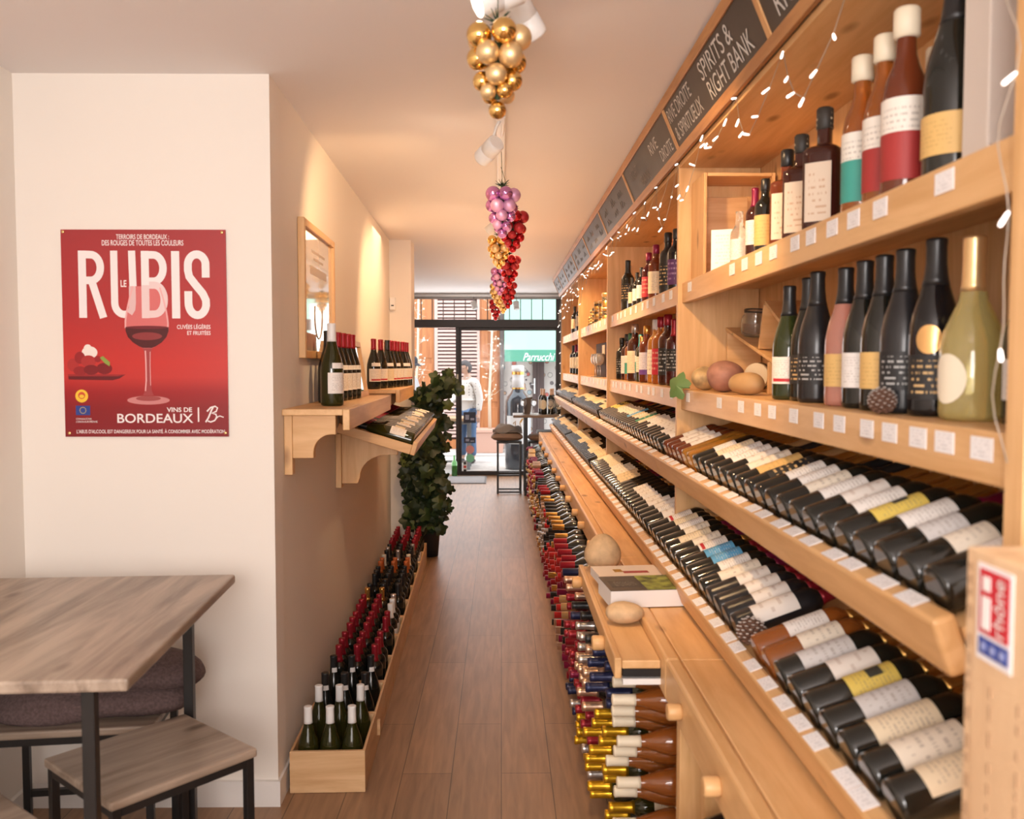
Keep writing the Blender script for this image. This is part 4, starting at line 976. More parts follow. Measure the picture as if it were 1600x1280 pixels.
# ------------------------------------------------------------------ ivy in its pot
t = thing('trailing_vine', (-.57, 7.16, 0), 'dark green vine climbing from a black pot beside the pillar', 'plant')
obj('pot', MB().lathe([(.055, 0), (.07, .004), (.085, .19), (.09, .195), (.09, .215), (.08, .215), (.078, .20), (.06, .19)], 24, c=(-.575, 7.12, 0)), M('black_pot', (.015, .015, .016), .5), t)
obj('potting_soil', MB().lathe([(.07, .185), (.076, .198)], 20, c=(-.575, 7.12, 0)), M('soil', (.03, .02, .015), .9), t)
rv = random.Random(11)
st = MB(); lv = MB()
stems = []
for k in range(9):
    pts = []; x, y = -.575+rv.uniform(-.03, .03), 7.12+rv.uniform(-.03, .03); tx = rv.uniform(-.69, -.46); ht = rv.uniform(.9, 1.25)
    for q in range(9):
        u = q/8; pts.append((x+(tx-x)*min(1, u*2.2)+.03*math.sin(5*u+k), y-.04*u+.05*math.sin(4*u+k*2), .2+ht*u))
    stems.append(pts); st.tube(pts, .004, 6)
arm = [(-.60, 7.0, 1.1), (-.56, 6.9, 1.25), (-.48, 6.8, 1.33), (-.42, 6.75, 1.37), (-.385, 6.72, 1.385)]
st.tube(arm, .004, 6)
gl3 = [M('ivy_leaf_dark', (.018, .035, .012), .45), M('ivy_leaf_mid', (.035, .065, .018), .45), M('ivy_leaf_light', (.12, .16, .04), .5)]
def addleaf(p, s_):
    nrm = Vector((rv.uniform(-.4, .9), rv.uniform(-1, -.1), rv.uniform(-.4, .7)))
    leafmesh(lv, frame3((rv.uniform(-1, 1), rv.uniform(-.3, .3), rv.uniform(-1, 1)), nrm, p), s_, .001, 0 if rv.random() < .72 else (1 if rv.random() < .85 else 2))
for i in range(620):
    z = .24+1.08*rv.random()
    wd = .10 if z > 1.12 else (.15 if z > .3 else .11)
    cx = -.60 + .03*math.sin(z*7)
    x = cx + rv.gauss(0, wd*.5); y = 7.0+rv.gauss(0, .06)
    if x < -.69 and y > 7.02: y = 6.98
    addleaf(Vector((max(x, -.74), min(y, 7.2) if x > -.66 else min(y, 6.99), z)), rv.uniform(.6, 1.0))
for i in range(70):
    u = rv.random()*3.99; a, b = Vector(arm[int(u)]), Vector(arm[int(u)+1]); p = a.lerp(b, u % 1) + Vector((rv.gauss(0, .035), rv.gauss(0, .04), rv.gauss(0, .045)))
    addleaf(p, rv.uniform(.6, .95))
for i in range(26):
    p = Vector((-.47+rv.uniform(-.03, .08), 6.98+rv.gauss(0, .05), rv.uniform(.30, .62))); addleaf(p, rv.uniform(.5, .8))
obj('stem', st, M('vine_stem', (.05, .035, .02), .8), t); obj('foliage', lv, gl3, t)
# ------------------------------------------------------------------ poster
t = thing('poster', (-1.2, 3.05, 1.28), 'red wine poster with big white RUBIS lettering on the white wall', 'poster')
PX0, PX1, PZ0, PZ1 = -1.477, -.926, 1.286, 1.983
m, N, L, b = nodes('poster_print')
uv = N.new('ShaderNodeUVMap'); sp = N.new('ShaderNodeSeparateXYZ'); L.new(uv.outputs[0], sp.inputs[0])
r = N.new('ShaderNodeValToRGB'); e = r.color_ramp.elements
e[0].position = 0; e[0].color = (.22, .011, .018, 1); e[1].position = 1; e[1].color = (.36, .034, .04, 1)
for p_, c_ in ((.14, (.25, .010, .015)), (.22, (.34, .013, .018)), (.29, (.54, .034, .030)), (.36, (.56, .032, .028)), (.6, (.43, .028, .031))):
    q_ = e.new(p_); q_.color = (*c_, 1)
L.new(sp.outputs[1], r.inputs[0])
g = N.new('ShaderNodeTexNoise'); g.inputs['Scale'].default_value = 2; L.new(uv.outputs[0], g.inputs['Vector'])
L.new(r.outputs[0], b.inputs['Base Color']); b.inputs['Roughness'].default_value = .28
sheet = obj('paper_sheet', MB().hexa([(PX0, 3.048, PZ0), (PX1, 3.048, PZ0), (PX1, 3.0535, PZ0), (PX0, 3.0535, PZ0), (PX0, 3.048, PZ1), (PX1, 3.048, PZ1), (PX1, 3.0535, PZ1), (PX0, 3.0535, PZ1)]), m, t)
YP = 3.0476
def pu(x): return PX0 + (x-58)/920*(PX1-PX0)
def pv(y): return PZ1 - (y-66)/1150*(PZ1-PZ0)
pwhite = M('poster_white', (.86, .80, .80), .3)
def ptext(s, x0, x1, y0, y1, mat=pwhite, bold=0., shear=0., name='lettering'):
    text(name, s, (pu(x0), YP, pv(y1)), (1, 0, 0), (0, 0, 1), pu(x1)-pu(x0), pv(y0)-pv(y1), mat, t, bold, shear)
ptext('TERROIRS DE BORDEAUX :', 367, 662, 92, 119, bold=.012); ptext('DES ROUGES DE TOUTES LES COULEURS', 287, 742, 124, 154, bold=.012)
ptext('LE', 387, 420, 345, 382, bold=.02); ptext('CUV\u00c9ES L\u00c9G\u00c8RES', 698, 886, 586, 615, bold=.012); ptext('ET FRUIT\u00c9ES', 755, 886, 620, 648, bold=.012)
ptext('VINS DE', 632, 774, 1052, 1078, bold=.02); ptext('BORDEAUX', 352, 780, 1087, 1139, bold=.012)
ptext("L'ABUS D'ALCOOL EST DANGEREUX POUR LA SANT\u00c9. \u00c0 CONSOMMER AVEC MOD\u00c9RATION", 122, 957, 1172, 1197, bold=.012)
ptext('COFINANC\u00c9 PAR', 120, 208, 1109, 1121); ptext("L'UNION EUROP\u00c9ENNE", 120, 240, 1124, 1137)
def flat(name, polys, y, mat, parent=None):
    mb = MB()
    for qi, P in enumerate(polys):
        y -= .000004
        b0 = len(mb.v); mb.v += [(pu(x), y, pv(z)) for x, z in P]; mb.face([b0+i for i in range(len(P))])
    return obj(name, mb, mat, parent or t)
def ribbon(pts, w_):
    """quads along a stroke in poster pixels"""
    out = []; n = len(pts); Lp = []; Rp = []
    for i in range(n):
        a = Vector(pts[max(i-1, 0)]); c = Vector(pts[min(i+1, n-1)]); d = (c-a).normalized(); q = Vector((-d.y, d.x))*w_/2; p = Vector(pts[i])
        Lp.append(p+q); Rp.append(p-q)
    for i in range(n-1): out.append([tuple(Lp[i]), tuple(Lp[i+1]), tuple(Rp[i+1]), tuple(Rp[i])])
    return out
def arc(cx, cy, rx, ry, a0, a1, n=14): return [(cx+rx*math.cos(R(a0+(a1-a0)*i/n)), cy+ry*math.sin(R(a0+(a1-a0)*i/n))) for i in range(n+1)]
WS = 44
glyphs = dict(
 R=ribbon([(174, 182), (174, 553)], WS) + ribbon([(174, 204), (215, 204)] + arc(222, 275, 54, 71, -90, 90)[1:] + [(174, 346)], WS-2) + ribbon([(225, 346), (288, 553)], WS-2),
 U=ribbon([(352, 182), (352, 470)] + arc(405, 470, 53, 64, 180, 0)[1:] + [(452, 182)], WS-4),
 B=ribbon([(525, 183), (525, 555)], WS) + ribbon([(525, 205), (570, 205)] + arc(572, 278, 54, 73, -90, 90)[1:] + [(525, 351)], WS-2) + ribbon([(525, 372), (575, 372)] + arc(575, 452, 54, 80, -90, 90)[1:] + [(525, 533)], WS-2),
 I=ribbon([(695, 184), (695, 556)], WS+2),
 S=ribbon([(864, 330), (864, 268)] + arc(815, 262, 50, 60, 0, -180)[1:] + [(765, 290), (772, 325), (800, 362), (846, 418), (863, 455)] + arc(815, 470, 50, 68, 0, 180)[1:] + [(765, 405)], WS))
for k_, P in glyphs.items(): flat('headline_letter', P, YP-.0001*(ord(k_) % 3), pwhite)
flat('divider_bar', [[(806, 1052), (814, 1052), (814, 1133), (806, 1133)]], YP, pwhite)
flat('script_emblem', ribbon([(850, 1135), (866, 1110), (885, 1065), (893, 1052)], 9) + ribbon([(858, 1075), (880, 1052), (905, 1046), (918, 1055), (910, 1075), (885, 1085), (908, 1090), (914, 1108), (900, 1126), (878, 1134), (862, 1128)], 8) + ribbon([(905, 1112), (930, 1100), (952, 1108)], 6), YP, pwhite)
# wine glass picture
def sym(prof_, cx=530): return [[(cx-a, y0), (cx+a, y0), (cx+c_, y1), (cx-c_, y1)] for (a, y0), (c_, y1) in zip(prof_, prof_[1:])]
flat('glass_picture', sym([(72, 378), (92, 440), (112, 500), (121, 550), (124, 590), (121, 625), (108, 660), (80, 690), (45, 712), (26, 722)]), YP-.0003, M('picture_glass', (.66, .16, .16), .3))
for P, c_ in ((ribbon([(455, 378), (437, 440), (420, 510), (410, 570), (409, 610)], 9), 'a'), (ribbon([(606, 385), (625, 450), (640, 520), (648, 580), (646, 615)], 8), 'b')): flat('glass_highlight', P, YP-.0005, M('picture_highlight', (.80, .42, .42), .3))
flat('u_through_glass', ribbon([(452, 378), (452, 470), (448, 505), (432, 528)], 38), YP-.0004, M('veiled_white', (.74, .50, .50), .3))
flat('b_through_glass', [[(547, 372), (503, 372), (503, 555), (547, 555)]] + ribbon([(547, 372), (575, 372)] + arc(575, 452, 54, 80, -90, 90)[1:] + [(547, 533)], 40), YP-.00042, M('veiled_white2', (.80, .62, .62), .3))
flat('wine_picture', sym([(121, 606), (121, 625), (108, 660), (80, 690), (45, 712), (26, 720)]), YP-.0006, M('picture_wine', (.075, .004, .008), .3))
flat('wine_picture', [arc(530, 606, 121, 9, 0, 360, 28)], YP-.0007, M('picture_wine_top', (.16, .01, .02), .3))
flat('wine_picture', [arc(530, 655, 84, 22, 0, 360, 28)], YP-.00075, M('picture_wine_glow', (.26, .03, .035), .3))
flat('stem_picture', sym([(26, 720), (20, 740), (16, 780), (15, 900), (20, 960), (30, 985)]), YP-.0003, M('picture_stem', (.36, .05, .055), .3))
flat('glass_highlight', ribbon([(518, 735), (520, 800), (520, 900), (514, 960)], 7) + ribbon([(545, 740), (543, 820), (544, 930)], 4), YP-.0005, M('picture_highlight', (.8, .42, .42), .3))
flat('foot_picture', [arc(530, 1012, 120, 24, 0, 360, 30)], YP-.0002, M('picture_foot', (.58, .22, .22), .3)); flat('foot_picture', [arc(530, 1002, 70, 14, 0, 360, 30)], YP-.00025, M('picture_foot_dark', (.34, .06, .06), .3))
# strawberries picture
flat('plate_picture', [[(80, 866), (404, 868), (370, 890), (330, 900), (84, 896)]], YP-.0001, M('picture_plate', (.13, .006, .012), .3)); flat('plate_picture', [[(80, 866), (404, 868), (360, 878), (82, 878)]], YP-.0002, M('picture_plate_rim', (.33, .02, .025), .3))
flat('cream_picture', [arc(205, 745, 44, 34, 0, 360, 24), arc(195, 722, 22, 22, 0, 360, 18)], YP-.0002, M('picture_cream', (.84, .76, .70), .4))
for i, (x, y, rx, ry, c_) in enumerate(((110, 815, 32, 36, 0), (150, 775, 30, 34, 1), (198, 795, 42, 34, 0), (150, 848, 38, 26, 1), (212, 842, 42, 28, 2), (286, 835, 44, 32, 2), (250, 782, 18, 18, 1))):
    flat('strawberry_picture', [arc(x, y, rx, ry, 0, 360, 22)], YP-.0003-.00005*i, M('picture_strawberry%d' % c_, [(.42, .03, .03), (.30, .015, .02), (.20, .008, .014)][c_], .3))
flat('leaf_picture', [[(262, 775), (280, 765), (318, 800), (316, 822), (290, 806)]], YP-.0007, M('picture_leaf', (.25, .34, .06), .4))
flat('round_emblem', [arc(155, 988, 36, 36, 0, 360, 28)], YP-.0002, M('emblem_yellow', (.86, .55, .04), .4)); flat('round_emblem', [arc(155, 985, 20, 20, 0, 360, 20)], YP-.0004, M('emblem_red', (.62, .08, .03), .4)); flat('round_emblem', [arc(155, 990, 14, 10, 0, 360, 20)], YP-.0005, M('emblem_yellow', None))
flat('flag_emblem', [[(120, 1042), (201, 1042), (201, 1095), (120, 1095)]], YP-.0002, M('flag_blue', (.02, .05, .26), .4)); flat('flag_emblem', [arc(160+17*math.cos(R(q*30)), 1068+17*math.sin(R(q*30)), 2.6, 2.6, 0, 360, 6) for q in range(12)], YP-.0004, M('flag_yellow', (.8, .62, .08), .4))
for x, z in ((PX0+.008, PZ1-.008), (PX1-.012, PZ1-.009), (PX0+.014, PZ0+.012), (PX1-.010, PZ0+.012)):
    obj('brass_pin', MB().ball((x, 3.0475, z), .0055, 12, 8, sy=.5), brass, t)
# ------------------------------------------------------------------ table and stools at the left
t = thing('bar_table', (-1.3, 2.3, 0), 'tall grey-brown wood-topped table with black metal legs', 'table')
TM = Matrix.Translation((-.80, 2.30, 0)) @ Matrix.Rotation(.056, 4, 'Z')
def tobj(name, mb, mats, parent, **kw):
    mb.v = [tuple(TM @ Vector(p)) for p in mb.v]; return obj(name, mb, mats, parent, **kw)
tobj('tabletop', MB().box(-.78, .0, -.466, .466, .852, .88), greyT, t, bevel=.006)
for x, y in ((-.115, -.37), (-.115, .36), (-.70, -.37), (-.70, .36)):
    tobj('leg', MB().box(x-.014, x+.014, y-.014, y+.014, 0, .836), blackm, t, bevel=.002)
for y in (-.37, .36): tobj('top_rail', MB().box(-.72, -.09, y-.012, y+.012, .836, .8515), blackm, t)
for x in (-.115, -.70): tobj('top_rail', MB().box(x-.012, x+.012, -.355, .345, .836, .8515), blackm, t)
tobj('stretcher', MB().box(-.685, -.13, .35, .37, .12, .14), blackm, t)
def stool(cx, cy, ang, a, b_, h, label):
    m_ = Matrix.Translation((cx, cy, 0)) @ Matrix.Rotation(ang, 4, 'Z')
    t = thing('bar_stool', None, label, 'stool', 'wood-topped stools at the left table', m_)
    obj('seat', MB().box(-a/2, a/2, -b_/2, b_/2, h-.024, h), greyX, t, local=True, bevel=.006)
    for sx in (-1, 1):
        for sy in (-1, 1):
            x, y = sx*(a/2-.018), sy*(b_/2-.018); obj('leg', MB().box(x-.011, x+.011, y-.011, y+.011, 0, h-.0245), blackm, t, local=True, bevel=.0015)
    for sy in (-1, 1):
        y = sy*(b_/2-.018); obj('seat_rail', MB().box(-a/2+.03, a/2-.03, y-.010, y+.010, h-.046, h-.0245), blackm, t, local=True); obj('footrest', MB().box(-a/2+.03, a/2-.03, y-.009, y+.009, .12, .14), blackm, t, local=True)
    for sx in (-1, 1):
        x = sx*(a/2-.018); obj('seat_rail', MB().box(x-.010, x+.010, -b_/2+.03, b_/2-.03, h-.046, h-.0245), blackm, t, local=True)
    return t
stool(-.928, 2.342, math.atan2(.401, .35) , .40, .375, .50, 'wood-topped black metal stool nearest the white wall, right of the table')
stool(-1.29, 1.915, math.atan2(.401, .35)+.04, .40, .40, .52, 'wood-topped black metal stool in the lower left corner, cut by the picture edge')
stool(-1.30, 2.76, .12, .50, .34, .46, 'wood-topped black metal stool under the table with a folded coat on it')
def cloth_pile(name, cx, cy, z0, sx, sy, sz, mat, label, seed, cat='coat', part='fleece'):
    r = random.Random(seed); ph = [r.uniform(0, 6) for _ in range(6)]
    t = thing(name, (cx, cy, z0), label, cat)
    def lump(c, s, ax, nm):
        def fn(d):
            k = 1+.10*math.sin(d.x/s*3+ph[0])+.09*math.sin(d.y/s*4+ph[1]+d.x/s*3)+.08*math.sin(d.z/s*5+ph[2]+d.x/s*2)
            d = d*k; return Vector((d.x, d.y, max(d.z, -s*.45*ax[2])))
        obj(nm, MB().ball(c, s, 32, 20, sx=ax[0], sy=ax[1], sz=ax[2], fn=fn), mat, t)
    lump((cx-.02, cy, z0+.036), .2, (sx/.4, sy/.4, .4), part); lump((cx+.05, cy+.01, z0+.105), .18, (sx/.4, sy/.42, .42), 'folded_sleeve')
    return t
coatm = M('fleece_coat', (.115, .075, .072), .95, bump=120, var=.3)
cloth_pile('fleece_coat', -1.29, 2.77, .461, .56, .34, .2, coatm, 'dark mauve-brown fleecy coat bundled on the stool under the table', 5)
t = thing('paper_cup', (-1.5, 2.56, .461), 'small white cup with a green dot lying beside the bundled coat', 'cup')
obj('cup_body', MB().lathe([(.028, 0), (.036, .09), (.034, .09), (.027, .004)], 20, cap=False, c=(-1.49, 2.50, 0)).xf(lambda p: (p[0], p[1], p[2]+.0)), whitem, t) if False else None
obj('cup_body', MB().lathe([(.024, 0), (.032, .075), (.034, .077)], 20).xf(lambda p: (-1.56+p[2], 2.50+p[1]*1., .4955+p[0])), whitem, t)
obj('green_dot', MB().ball((-1.52, 2.472, .497), .012, 10, 6, sy=.3), M('green_dot', (.15, .45, .30), .5), t)
# ------------------------------------------------------------------ lighting track and spotlights
t = thing('light_track', (.0, 6, 2.5), 'white lighting track running along the middle of the ceiling', 'light track')
obj('track_rail', MB().box(-.018, .018, 1.2, 11.6, 2.468, 2.499), whitem, t, bevel=.003)
obj('track_joint', MB().box(-.026, .026, 2.93, 3.05, 2.455, 2.4995), whitem, t, bevel=.004); obj('track_joint', MB().box(-.024, .024, 6.0, 6.12, 2.455, 2.4995), whitem, t, bevel=.004)
obj('power_cable', MB().tube([(.008, 3.05, 2.458), (.01, 3.2, 2.452), (.008, 3.6, 2.458), (.004, 3.7, 2.464)], .006, 8), whitem, t)
spm = M('spot_lens', (1, .95, .85), .3, emit=(1, .85, .62), es=30)
def spot(x, y, z, tgt, power, label, size=1., col=WARM, ang=95):
    d = (Vector(tgt)-Vector((x, y, z))).normalized(); c = Vector((x, y, z))
    t = thing('track_spotlight', (x, y, z), label, 'spotlight', 'spotlights on the ceiling track')
    M_ = frame3(d.orthogonal(), d, c - d*.055*size, size)
    obj('lamp_can', MB().lathe([(.030, 0), (.034, .004), (.035, .012), (.035, .055), (.0335, .056), (.0335, .059), (.035, .060), (.035, .104), (.033, .110), (.031, .110), (.031, .10)], 28, cap=False).lathe([(.0, 0), (.030, .0)], 28, cap=False), whitem, t, mat=M_)
    obj('lens', MB().lathe([(.0305, .094), (.0305, .097)], 24), spm, t, mat=M_)
    obj('stem', MB().tube([(x, y, z), (x*.4, y, (z+2.468)/2+.02), (0, y, 2.455)], .006*size, 8), whitem, t)
    obj('track_adapter', MB().box(-.016, .016, y-.045, y+.045, 2.444, 2.4675), whitem, t, bevel=.003)
    l = lamp('spot_beam', 'SPOT', tuple(c + d*.062*size), power, col, tgt, spot_size=R(ang), spot_blend=.6, shadow_soft_size=.03)
    l.parent = t; l.matrix_parent_inverse = t.matrix_basis.inverted()
    return t
spot(-.005, 2.12, 2.385, (-1.35, 1.75, 1.75), 10, 'white track spotlight closest to the camera, aimed left', 1.05, (1, .80, .58))
spot(.062, 2.36, 2.425, (.85, 3.1, 1.4), 26, 'white track spotlight just behind the closest one, aimed at the shelves')
spot(-.045, 3.42, 2.335, (-.85, 4.5, 1.75), 15, 'white track spotlight above the lilac bauble bunch, aimed at the left wall', .98)
for k, (y, tx, ty, tz, pw) in enumerate(((4.9, .9, 4.9, 1.2, 30), (5.5, -.9, 5.9, 1.7, 17), (6.4, .9, 6.5, 1.1, 32), (7.6, .9, 8.1, 1.1, 32), (8.6, -.5, 9.6, 1.0, 14), (9.5, .9, 9.5, 1.1, 26))):
    spot(.04 if tx > 0 else -.04, y, 2.37, (tx, ty, tz), pw, f"white track spotlight farther down the aisle, {ordn(k)} beyond the lilac bunch", .95)
for k, x in enumerate((-.36, .22)):
    t = thing('door_spotlight', (x, 12.2, 2.4), f"small grey spotlight hanging before the transom, {'left' if k == 0 else 'right'} one", 'spotlight', 'spotlights before the transom')
    obj('stem', MB().tube([(x-.01, 12.2, 2.455), (x-.01, 12.2, 2.38)], .006, 8), M('grey_metal_trim', None), t)
    obj('lamp_can', MB().lathe([(.03, 0), (.04, .004), (.042, .11), (.036, .115)], 20), M('satin_grey_can', (.55, .53, .50), .4), t, mat=frame3((1, 0, 0), (.35 if k == 0 else .1, -.3, -1), (x-.02, 12.2, 2.385)))
    obj('canopy_base', MB().box(x-.03, x+.01, 12.185, 12.215, 2.45, 2.4545), whitem, t)
# ------------------------------------------------------------------ bauble bunches
BM = dict(gold=[M('bauble_gold_gloss', (.85, .56, .20), .08, 1.), M('bauble_gold_matte', (.82, .60, .32), .42, .8)], lilac=[M('bauble_lilac_gloss', (.52, .22, .50), .12, .8), M('bauble_lilac_matte', (.62, .34, .55), .45, .5)], red=[M('bauble_red_gloss', (.42, .012, .02), .1, .7), M('bauble_red_matte', (.40, .02, .03), .4, .4)])
balls = {}
def bauble_mesh(mat):
    if mat.name not in balls: balls[mat.name] = MB().ball((0, 0, 0), 1, 20, 14).mesh('bauble', mat)
    return balls[mat.name]
pine_green = M('garland_green', (.03, .06, .025), .7)
def cluster(x, y, ztop, hgt, kind, label, seed, wd=.075, n=22):
    rr = random.Random(seed); t = thing('bauble_bunch', (x, y, ztop), label, 'ornament', 'bauble bunches hanging from the ceiling track')
    core = [(x, y, ztop+.015), (x, y, ztop-hgt*.5), (x, y, ztop-hgt*.85)]
    obj('wire_core', MB().tube(core, .006, 8).tube([(x, y, ztop+.01), (x*.6, y, (ztop+2.47)/2), (0, y, 2.466)], .0012, 5), pine_green, t)
    tf = MB()
    for k in range(16):
        a = k*2.4; tf.tube([(x, y, ztop+.004), (x+.03*math.cos(a), y+.03*math.sin(a), ztop+.018+.01*math.sin(k*3))], .003, 4, r1=.0008)
    obj('green_tuft', tf, pine_green, t)
    rows = [(0.09, 5, 1.0, .030), (.33, 5, .86, .0265), (.55, 4, .62, .023), (.74, 4, .45, .019), (.885, 1, 0, .0195)]
    sc = hgt/.20
    for zi, (u, cnt, rad, br) in enumerate(rows):
        for k in range(cnt):
            a = 2*math.pi*k/cnt + zi*.75 - math.pi/2 + (.3 if zi == 0 else 0)
            rb = br*sc*rr.uniform(.93, 1.08); q = (wd-rb*.9)*rad
            p = Vector((x+q*math.cos(a), y+q*math.sin(a), ztop-hgt*u-.012+rr.uniform(-.006, .006)))
            o = obj('bauble', bauble_mesh(BM[kind][(k+zi) % 2]), None, t, mat=Matrix.Translation(p) @ Matrix.Scale(rb, 4))
    return t
CL = [(-.008, 2.06, 2.295, .195, 'gold', 'large gold bauble bunch nearest the camera'), (.005, 3.80, 2.275, .205, 'lilac', 'lilac bauble bunch, the nearer of two'),
      (.055, 4.30, 2.255, .19, 'red', 'red bauble bunch behind the nearer lilac bunch'), (-.012, 5.35, 2.29, .19, 'gold', 'gold bauble bunch below the nearer lilac bunch'),
      (.055, 5.95, 2.255, .20, 'red', 'red bauble bunch beside the second gold bunch'), (-.01, 6.9, 2.27, .20, 'lilac', 'smaller lilac bauble bunch farther down the aisle'),
      (.055, 7.35, 2.20, .20, 'red', 'red bauble bunch right of the farther lilac bunch'), (-.03, 7.8, 2.235, .19, 'gold', 'gold bauble bunch behind the farther lilac bunch'),
      (.02, 9.3, 2.27, .21, 'gold', 'small gold bauble bunch before the transom window'), (-.06, 9.8, 2.235, .21, 'red', 'small red bauble bunch farthest down, left of a gold one')]
for k, (x, y, z, h, kd, lab) in enumerate(CL): cluster(x, y, z, h, kd, lab, k+3)
# ------------------------------------------------------------------ tall table, stools and things by the door
ttop = wood('dark_table_wood', (.22, .16, .12), (.12, .085, .06), 'X', knots=False)
t = thing('tall_table', (.55, 10.6, 0), 'tall dark table by the street door with glasses and bottles on it', 'table')
obj('tabletop', MB().box(.14, .98, 10.36, 10.88, .915, .945), ttop, t, bevel=.004)
for x, y in ((.29, 10.42), (.90, 10.42), (.29, 10.82), (.90, 10.82)): obj('leg', MB().box(x-.02, x+.02, y-.02, y+.02, 0, .914), blackm, t)
for y in (10.42, 10.82): obj('stretcher', MB().box(.311, .879, y-.012, y+.012, .16, .185), blackm, t)
def far_stool(x, y, label):
    t = thing('tall_stool', (x, y, 0), label, 'stool', 'tall black stools by the street door')
    obj('seat', MB().box(x-.15, x+.15, y-.15, y+.15, .60, .622), blackm, t, bevel=.004)
    for sx in (-1, 1):
        for sy in (-1, 1): obj('leg', MB().box(x+sx*.135-.012, x+sx*.135+.012, y+sy*.135-.012, y+sy*.135+.012, 0, .599), blackm, t)
    for sy in (-1, 1):
        for z in (.02, .22): obj('footrest', MB().box(x-.122, x+.122, y+sy*.135-.009, y+sy*.135+.009, z-.009, z+.009), blackm, t)
    for sx in (-1, 1): obj('footrest', MB().box(x+sx*.135-.009, x+sx*.135+.009, y-.122, y+.122, .21, .23), blackm, t)
far_stool(.095, 10.70, 'tall black metal stool left of the tall table'); far_stool(.47, 10.70, 'tall black metal stool tucked under the tall table')
def pillow(x, y, z, sx, sy, sz, mat, label, tilt=0):
    t = thing('seat_cushion', (x, y, z), label, 'cushion', 'cushions on the tall stools')
    mb = MB(); n = 14; b0 = 0
    for side in (1, -1):
        for i in range(n+1):
            for j in range(n+1):
                u, v = i/n*2-1, j/n*2-1; h = sz*max(0, (1-u**4))**.5*max(0, (1-v**4))**.5*side
                mb.v.append((x+u*sx*(1-.07*abs(v)**2*(1-abs(u)))*1., y+v*sy, z+sz*.96+h*(1 if side > 0 else .9)+tilt*u))
    for s_ in range(2):
        for i in range(n):
            for j in range(n):
                q = s_*(n+1)**2 + i*(n+1)+j; f = [q, q+n+1, q+n+2, q+1]; mb.face(f if s_ == 0 else f[::-1], 0, True)
    obj('cushion_cover', mb, mat, t)
cush = M('taupe_cushion', (.32, .22, .16), .9, bump=60)
pillow(.07, 10.70, .624, .19, .19, .05, cush, 'taupe cushion on the left tall stool'); pillow(.475, 10.69, .624, .16, .18, .042, M('taupe_cushion_dark', (.27, .18, .135), .9), 'taupe cushion on the stool under the table')
def drape(name, x0, x1, y0, y1, z, mat, label, seed, cat):
    r = random.Random(seed); t = thing(name, ((x0+x1)/2, (y0+y1)/2, z), label, cat); mb = MB(); n = 18
    for top in (1, 0):
        for i in range(n+1):
            for j in range(n+1):
                u, v = i/n, j/n; e_ = min(u, 1-u, v, 1-v)
                mb.v.append((x0+(x1-x0)*u, y0+(y1-y0)*v, z + (.012+.055*min(1, e_*5)+.018*math.sin(u*9+v*4+seed)+.012*math.sin(v*11-u*3) if top else .002)))
    for s_ in range(2):
        for i in range(n):
            for j in range(n):
                q = s_*(n+1)**2+i*(n+1)+j; f = [q, q+n+1, q+n+2, q+1]; mb.face(f if s_ == 0 else f[::-1], 0, True)
    for a, b in [((i*(n+1)), ((i+1)*(n+1))) for i in range(n)] + [(i*(n+1)+n, (i+1)*(n+1)+n) for i in range(n)] + [(j, j+1) for j in range(n)] + [(n*(n+1)+j, n*(n+1)+j+1) for j in range(n)]:
        mb.face([a, b, b+(n+1)**2, a+(n+1)**2], 0, True)
    obj('folded_cloth', mb, mat, t)
drape('grey_coat', -.10, .25, 10.56, 10.86, .728, M('grey_coat_cloth', (.30, .27, .25), .9), 'folded grey coat lying on the left stool cushion', 2, 'coat')
t = thing('bench_seat', (.72, 11.3, 0), 'dark bench seat behind the tall table', 'bench')
obj('bench_top', MB().box(.45, 1.0, 11.1, 11.5, .60, .70), M('dark_cushion', (.02, .022, .022), .8), t, bevel=.02)
for x in (.48, .97):
    for y in (11.13, 11.47): obj('leg', MB().box(x-.015, x+.015, y-.015, y+.015, 0, .599), blackm, t)
for k, (x, y) in enumerate(((.265, 10.52), (.385, 10.55), (.66, 10.45), (.575, 10.43))):
    wineglass(stand(x, y, .9455, s=1.05), f'clear wine glass on the tall table, {ordn(k)} of four', 'wine glasses on the tall table')
for k, (x, y) in enumerate(((.505, 10.58), (.590, 10.60), (.485, 10.72), (.69, 10.58), (.77, 10.64), (.62, 10.75))):
    bottle(stand(x, y, .9455, (-.35, -.94), 1.0), 'bordeaux', 'dark', 'rosegold', 'roundcream', f'dark bottle with round cream label on the tall table, {ordn(k)} of six', 'dark bottles on the tall table', seg=16)
t = thing('menu_stand', (.31, 10.62, .945), 'dark folded menu card standing on the tall table', 'card')
obj('card_leaf', MB().hexa([(.26, 10.62, .946), (.345, 10.60, .946), (.345, 10.604, .946), (.26, 10.624, .946), (.275, 10.66, 1.13), (.375, 10.64, 1.15), (.375, 10.644, 1.15), (.275, 10.664, 1.13)]), M('dark_card', (.09, .065, .055), .5), t)
obj('card_leaf', MB().hexa([(.26, 10.70, .946), (.345, 10.70, .946), (.345, 10.704, .946), (.26, 10.704, .946), (.275, 10.665, 1.13), (.375, 10.645, 1.15), (.375, 10.649, 1.15), (.275, 10.669, 1.13)]), M('dark_card', None), t)
t = thing('door_mat', (-.55, 11.8, 0), 'grey rectangular mat on the floor inside the street door', 'mat')
obj('mat_pad', MB().box(-.88, -.22, 11.48, 12.2, .001, .012), M('grey_mat', (.30, .30, .31), .95, bump=150), t, bevel=.003)
obj('mat_border', MB().box(-.905, -.195, 11.455, 12.225, .0005, .008), M('mat_rubber', (.16, .16, .165), .8), t)
bottle(stand(-.64, 12.20, .0006, (-.3, -.9), 1.), 'bordeaux', 'bottlegreen', None, None, 'bright green bottle standing on the floor by the door post', None)
